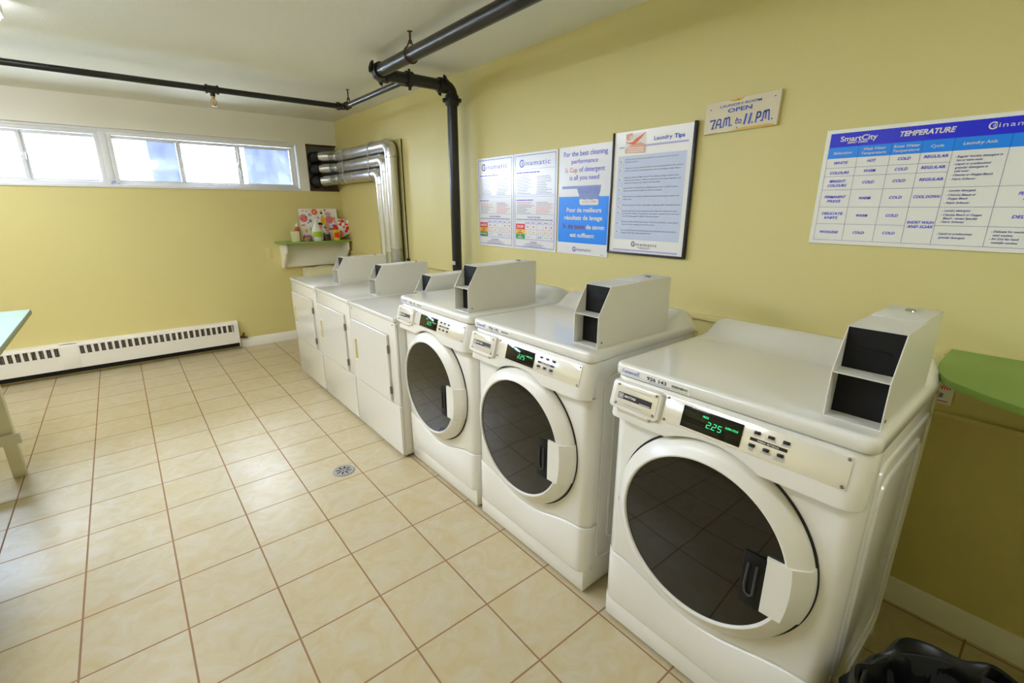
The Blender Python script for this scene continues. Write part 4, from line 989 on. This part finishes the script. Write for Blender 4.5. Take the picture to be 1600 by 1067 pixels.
brush([L(.054, b0 + .002, [(0, 0), (.003, .022), (.008, .033), (.015, .034), (.019, .030), (.019, 0)]), L(.054, b0 + .002, [(.002, .014), (.019, .014)])], wd=.0052)  # A
brush([L(.086, b0 + .004, [(0, 0), (.003, .030), (.007, .034), (.012, .030), (.013, .004)]), L(.086, b0 + .004, [(.013, .030), (.018, .035), (.024, .034), (.026, 0)])], wd=.0052)  # M
brush([L(.136, b0 + .010, [(.010, .016), (.006, .023), (.004, .012), (.001, .004), (.006, .0), (.011, .004)]), L(.136, b0 + .010, [(0, .013), (.012, .015)]),
       L(.149, b0 + .011, [(.004, .014), (.0, .008), (.003, .001), (.009, .0), (.013, .007), (.010, .014), (.004, .014)])], wd=.0028)          # to
for dx in (.174, .193): brush([L(dx, b0 + .006, [(0, 0), (.006, .036)])], wd=.0075)                                                           # 11
brush([L(.220, b0 + .007, [(0, 0), (.004, .036), (.014, .036), (.018, .030), (.016, .020), (.010, .016), (.003, .016)])], wd=.0055)            # P
brush([L(.246, b0 + .009, [(0, 0), (.003, .031), (.007, .036), (.011, .031), (.012, .006)]), L(.246, b0 + .009, [(.012, .031), (.016, .037), (.022, .036), (.025, 0)])], wd=.0052)  # M
for u, v in ((.043, b0 + .001), (.079, b0 + .003), (.120, b0 + .006), (.206, b0 + .008), (.241, b0 + .009), (.282, b0 + .011)): s.disc(u, v + .001, .0032, 'ink_sign', 'brush_lettering', .001, n=10)
s.poly([(.096, .1195), (.165, .1235), (.150, .113), (.125, .112)], 'worn', 'worn_patch', .0005); s.poly([(.110, .0005), (.296, .0022), (.292, .009), (.27, .011), (.22, .009), (.17, .010), (.13, .004)], 'worn', 'worn_patch', .0005); s.poly([(.01, -.0030), (.07, -.0020), (.06, .001), (.03, .0)], 'worn', 'worn_patch', .0005)
for u, v in ((.024, .092), (.285, .108), (.140, .117), (.146, .010)): s.disc(u, v, .0026, 'rust', 'nail_head', .0008, n=8)
s.build(t)

# temperature chart
y0, z0, wd, ht = -1.684, 1.338, .66, .401
t, s = sign('temperature_chart', 'wide white and blue temperature chart above the foreground washer', 'sign', y0, z0, wd, ht, 'board')
G = 'ink_navy'
s.rect(.015, wd - .015, .341, .388, 'ink_blue', 'header_band'); s.rect(.015, wd - .015, .303, .341, 'ink_sky', 'column_band')
for k in range(8): s.rect(.11 + .012 * (k % 3), .30 - .01 * (k % 4), .3445 + .0054 * k, .3450 + .0054 * k, 'ink_violet', 'header_stripe', .0008)
s.text('SmartCity', .047, .3595, .0165, 'ink_white', 'lettering', 'l', width=.110, bold=.02); s.text('SMART CARDS', .070, .3510, .0062, 'ink_white', 'lettering', 'l', width=.061, bold=.03, shear=.2)
s.text('TEMPERATURE', .218, .3595, .0150, 'ink_white', 'lettering', 'l', width=.140, bold=.035, shear=.2)
coin_logo(s, .430, .3610, .0135, 'ink_white', .13)
for q, u, v in (('Selection', .061, .317), ('Wash Water', .155, .325), ('Temperature', .154, .311), ('Rinse Water', .243, .325), ('Temperature', .243, .311), ('Cycle', .322, .318), ('Laundry Aids', .421, .319), ('Drying Cycle', .567, .319)):
    s.text(q, u, v, .0082, 'ink_white', bold=.012, shear=.22, width=len(q) * .0064)
UC = [.015, .108, .202, .283, .361, .487, wd - .015]
for i, u in enumerate(UC): s.rect(u, u + .0008, .014, .341, G, 'grid_line', .0009)
s.rect(.015, wd - .015, .014, .0148, G, 'grid_line', .0009)
for v, a, b in ((.270, .015, .361), (.241, .015, .361), (.194, .015, wd - .015), (.133, .015, wd - .015), (.073, .015, .283), (.075, .361, wd - .015)): s.rect(a, b, v, v + .0008, G, 'grid_line', .0009)
def cell(q, u, v, h=.0088): s.text(q, u, v, h, 'ink_blue', bold=.014, shear=.2, width=len(q) * h * (.98 if len(q) < 9 else .86))
for q, u, v in (('WHITE', .061, .283), ('HOT', .153, .285), ('COLD', .243, .285), ('REGULAR', .324, .286), ('COLOURS', .062, .249), ('WARM', .153, .252), ('COLD', .241, .252), ('REGULAR', .323, .253),
                ('BRIGHT', .061, .220), ('COLOURS', .061, .205), ('COLD', .155, .214), ('COLD', .242, .215), ('REGULAR', .325, .216), ('PERMANENT', .062, .165), ('PRESS', .060, .150), ('WARM', .154, .160), ('COLD', .242, .161), ('COOL DOWN', .324, .162),
                ('DELICATE', .062, .106), ('KNITS', .060, .091), ('WARM', .156, .100), ('COLD', .243, .101), ('SHORT WASH', .3235, .080), ('AND SOAK', .325, .066), ('WOOLENS', .062, .039), ('COLD', .156, .040), ('COLD', .244, .042),
                ('WHITES &', .567, .283), ('COLOURS', .567, .268), ('PERMANENT', .567, .168), ('PRESS', .567, .154), ('DELICATE', .567, .101)): cell(q, u, v, .0088 if len(q) < 10 else .0082)
for q, u, v in (('- Regular laundry detergent in', .371, .282), ('hot or warm water', .377, .2715), ('- Liquid or predissolved', .371, .260), ('granular detergent in', .377, .2495), ('cold water', .377, .239), ('- Chlorine or Oxygen Bleach', .371, .2275), ('- Fabric Softener', .371, .2155),
                ('- Laundry detergent', .371, .181), ('- Chlorine Bleach or', .371, .1675), ('Oxygen Bleach', .378, .1565), ('- Fabric Softener', .371, .1435), ('- Laundry detergent', .371, .1195), ('- Chlorine Bleach or Oxygen', .371, .1065), ('Bleach - except Spandex', .378, .0955), ('- Fabric Softener', .371, .0845),
                ('- Liquid or predissolved', .371, .0475), ('granular detergent', .378, .0355), ('- Delicate for machine', .497, .0585), ('wash woolens', .503, .0475), ('- Air Dry for hand', .497, .0365), ('washable woolens', .503, .0255)):
    s.text(q, u, v, .0062, 'ink_navy', 'lettering', 'l', bold=.008, shear=.18, width=len(q) * .00355)
s.build(t)

# ------------------------------------------------------------------ green wall shelf right of the foreground washer, with its cleat and a card
gs = thing('wall_shelf', 'green topped wall shelf at the right edge beside the foreground washer', 'shelf', (XR, -2.8, .80))
pts = [(XR, -2.163), (1.33, -2.166), (1.20, -2.185), (1.13, -2.215), (1.06, -2.30), (1.01, -2.385), (.91, -2.50), (.78, -2.65), (.60, -2.80), (.50, -2.95), (.50, -4.2), (XR, -4.2)]  # unseen end widened to keep the added back light off the corner below
MB().prism(pts, lambda x, y: (x, y, .998), lambda x, y: (x, y, 1.018), .003, 2).build('shelf_top', 'green', gs)
m = MB(); m.box(XR - .04, XR, -3.5, -2.05, .80, .997, .003); m.box(XR - .058, XR - .03, -3.5, -2.05, .796, .812, .003); m.build('cleat', 'wall', gs)
m = MB(); m.box(XR - .004, XR, -3.5, -2.163, 1.016, 1.026); m.build('wall_edge', 'wall', gs)
m = MB(); m.prism([(XR - .04, .995), (1.10, .995), (1.08, .975), (XR - .04, .83)], lambda x, z: (x, -2.95, z), lambda x, z: (x, -2.97, z)); m.build('bracket', 'wall', gs)
t = MB().box(XR - .0425, XR - .041, -2.202, -2.116, .836, .932).build('paper_card', 'board', org=(XR - .041, -2.16, .836)); tag(t, 'small white card with red print under the green wall shelf', 'card')
s = Sheet(wall_r(-2.116, .836, XR - .0425))
for k in range(7): s.rect(.034 + .0065 * k, .0375 + .0065 * k, .052, .072, 'ink_red' if k != 2 else 'ink_pink', 'red_print')
s.rect(.03, .06, .084, .088, 'ink_black', 'black_print'); s.rect(.03, .062, .022, .038, 'ink_grey', 'grey_print'); s.rect(.028, .078, .009, .012, 'ink_red', 'red_print'); s.build(t)

# ------------------------------------------------------------------ waste bin with black liner
wb = thing('waste_bin', 'black lined waste bin at the bottom right corner', 'bin', (.60, -2.46, 0))
cx, cy = .615, -2.46; ZB = -.062
MB().lathe([(0, .0), (.165, .0), (.17, .01), (.203, .43), (.198, .43), (.165, .02), (0, .02)], (cx, cy, 0), (0, 0, 1), 40).build('bin_body', 'bin', wb)
r_ = random.Random(3); ph = [r_.uniform(0, 6.28) for _ in range(8)]
def wob(a, z): return sum(math.sin(a * f + ph[i] + z * g) * amp for i, (f, g, amp) in enumerate(((3, 9, .010), (7, -14, .008), (11, 22, .006), (17, 30, .004), (5, 40, .004))))
def bag(a, k):
    prof = [(.212, .20, .6), (.224, .30, .9), (.228, .40, 1.0), (.226, .47, .9), (.222, .495, .8), (.214, .506, .8), (.206, .503, .8), (.196, .47, 1.2), (.185, .40, 1.8), (.172, .30, 2.2), (.15, .16, 2.5), (.08, .09, 2.0), (.005, .085, .1)]
    r, z, am = prof[k]; w_ = wob(a, z * (3 if k > 6 else 1)) * am
    zz = z + ZB + (.009 * math.sin(a * 3 + 1.1) + .008 * math.sin(a * 7 + 2)) * (1 if 2 < k < 8 else .3) + (.03 * math.sin(a * 5) if k == 0 else 0)
    return (cx + (r + w_) * math.cos(a), cy + (r + w_) * math.sin(a), zz)
m = MB(); n = 120; m.grid(bag, [2 * PI * i / n for i in range(n)], range(13), closed_u=True)
m.build('bin_liner', 'bag', wb, sharp=70)

bpy.data.objects.remove(_fo); bpy.data.curves.remove(_fc)
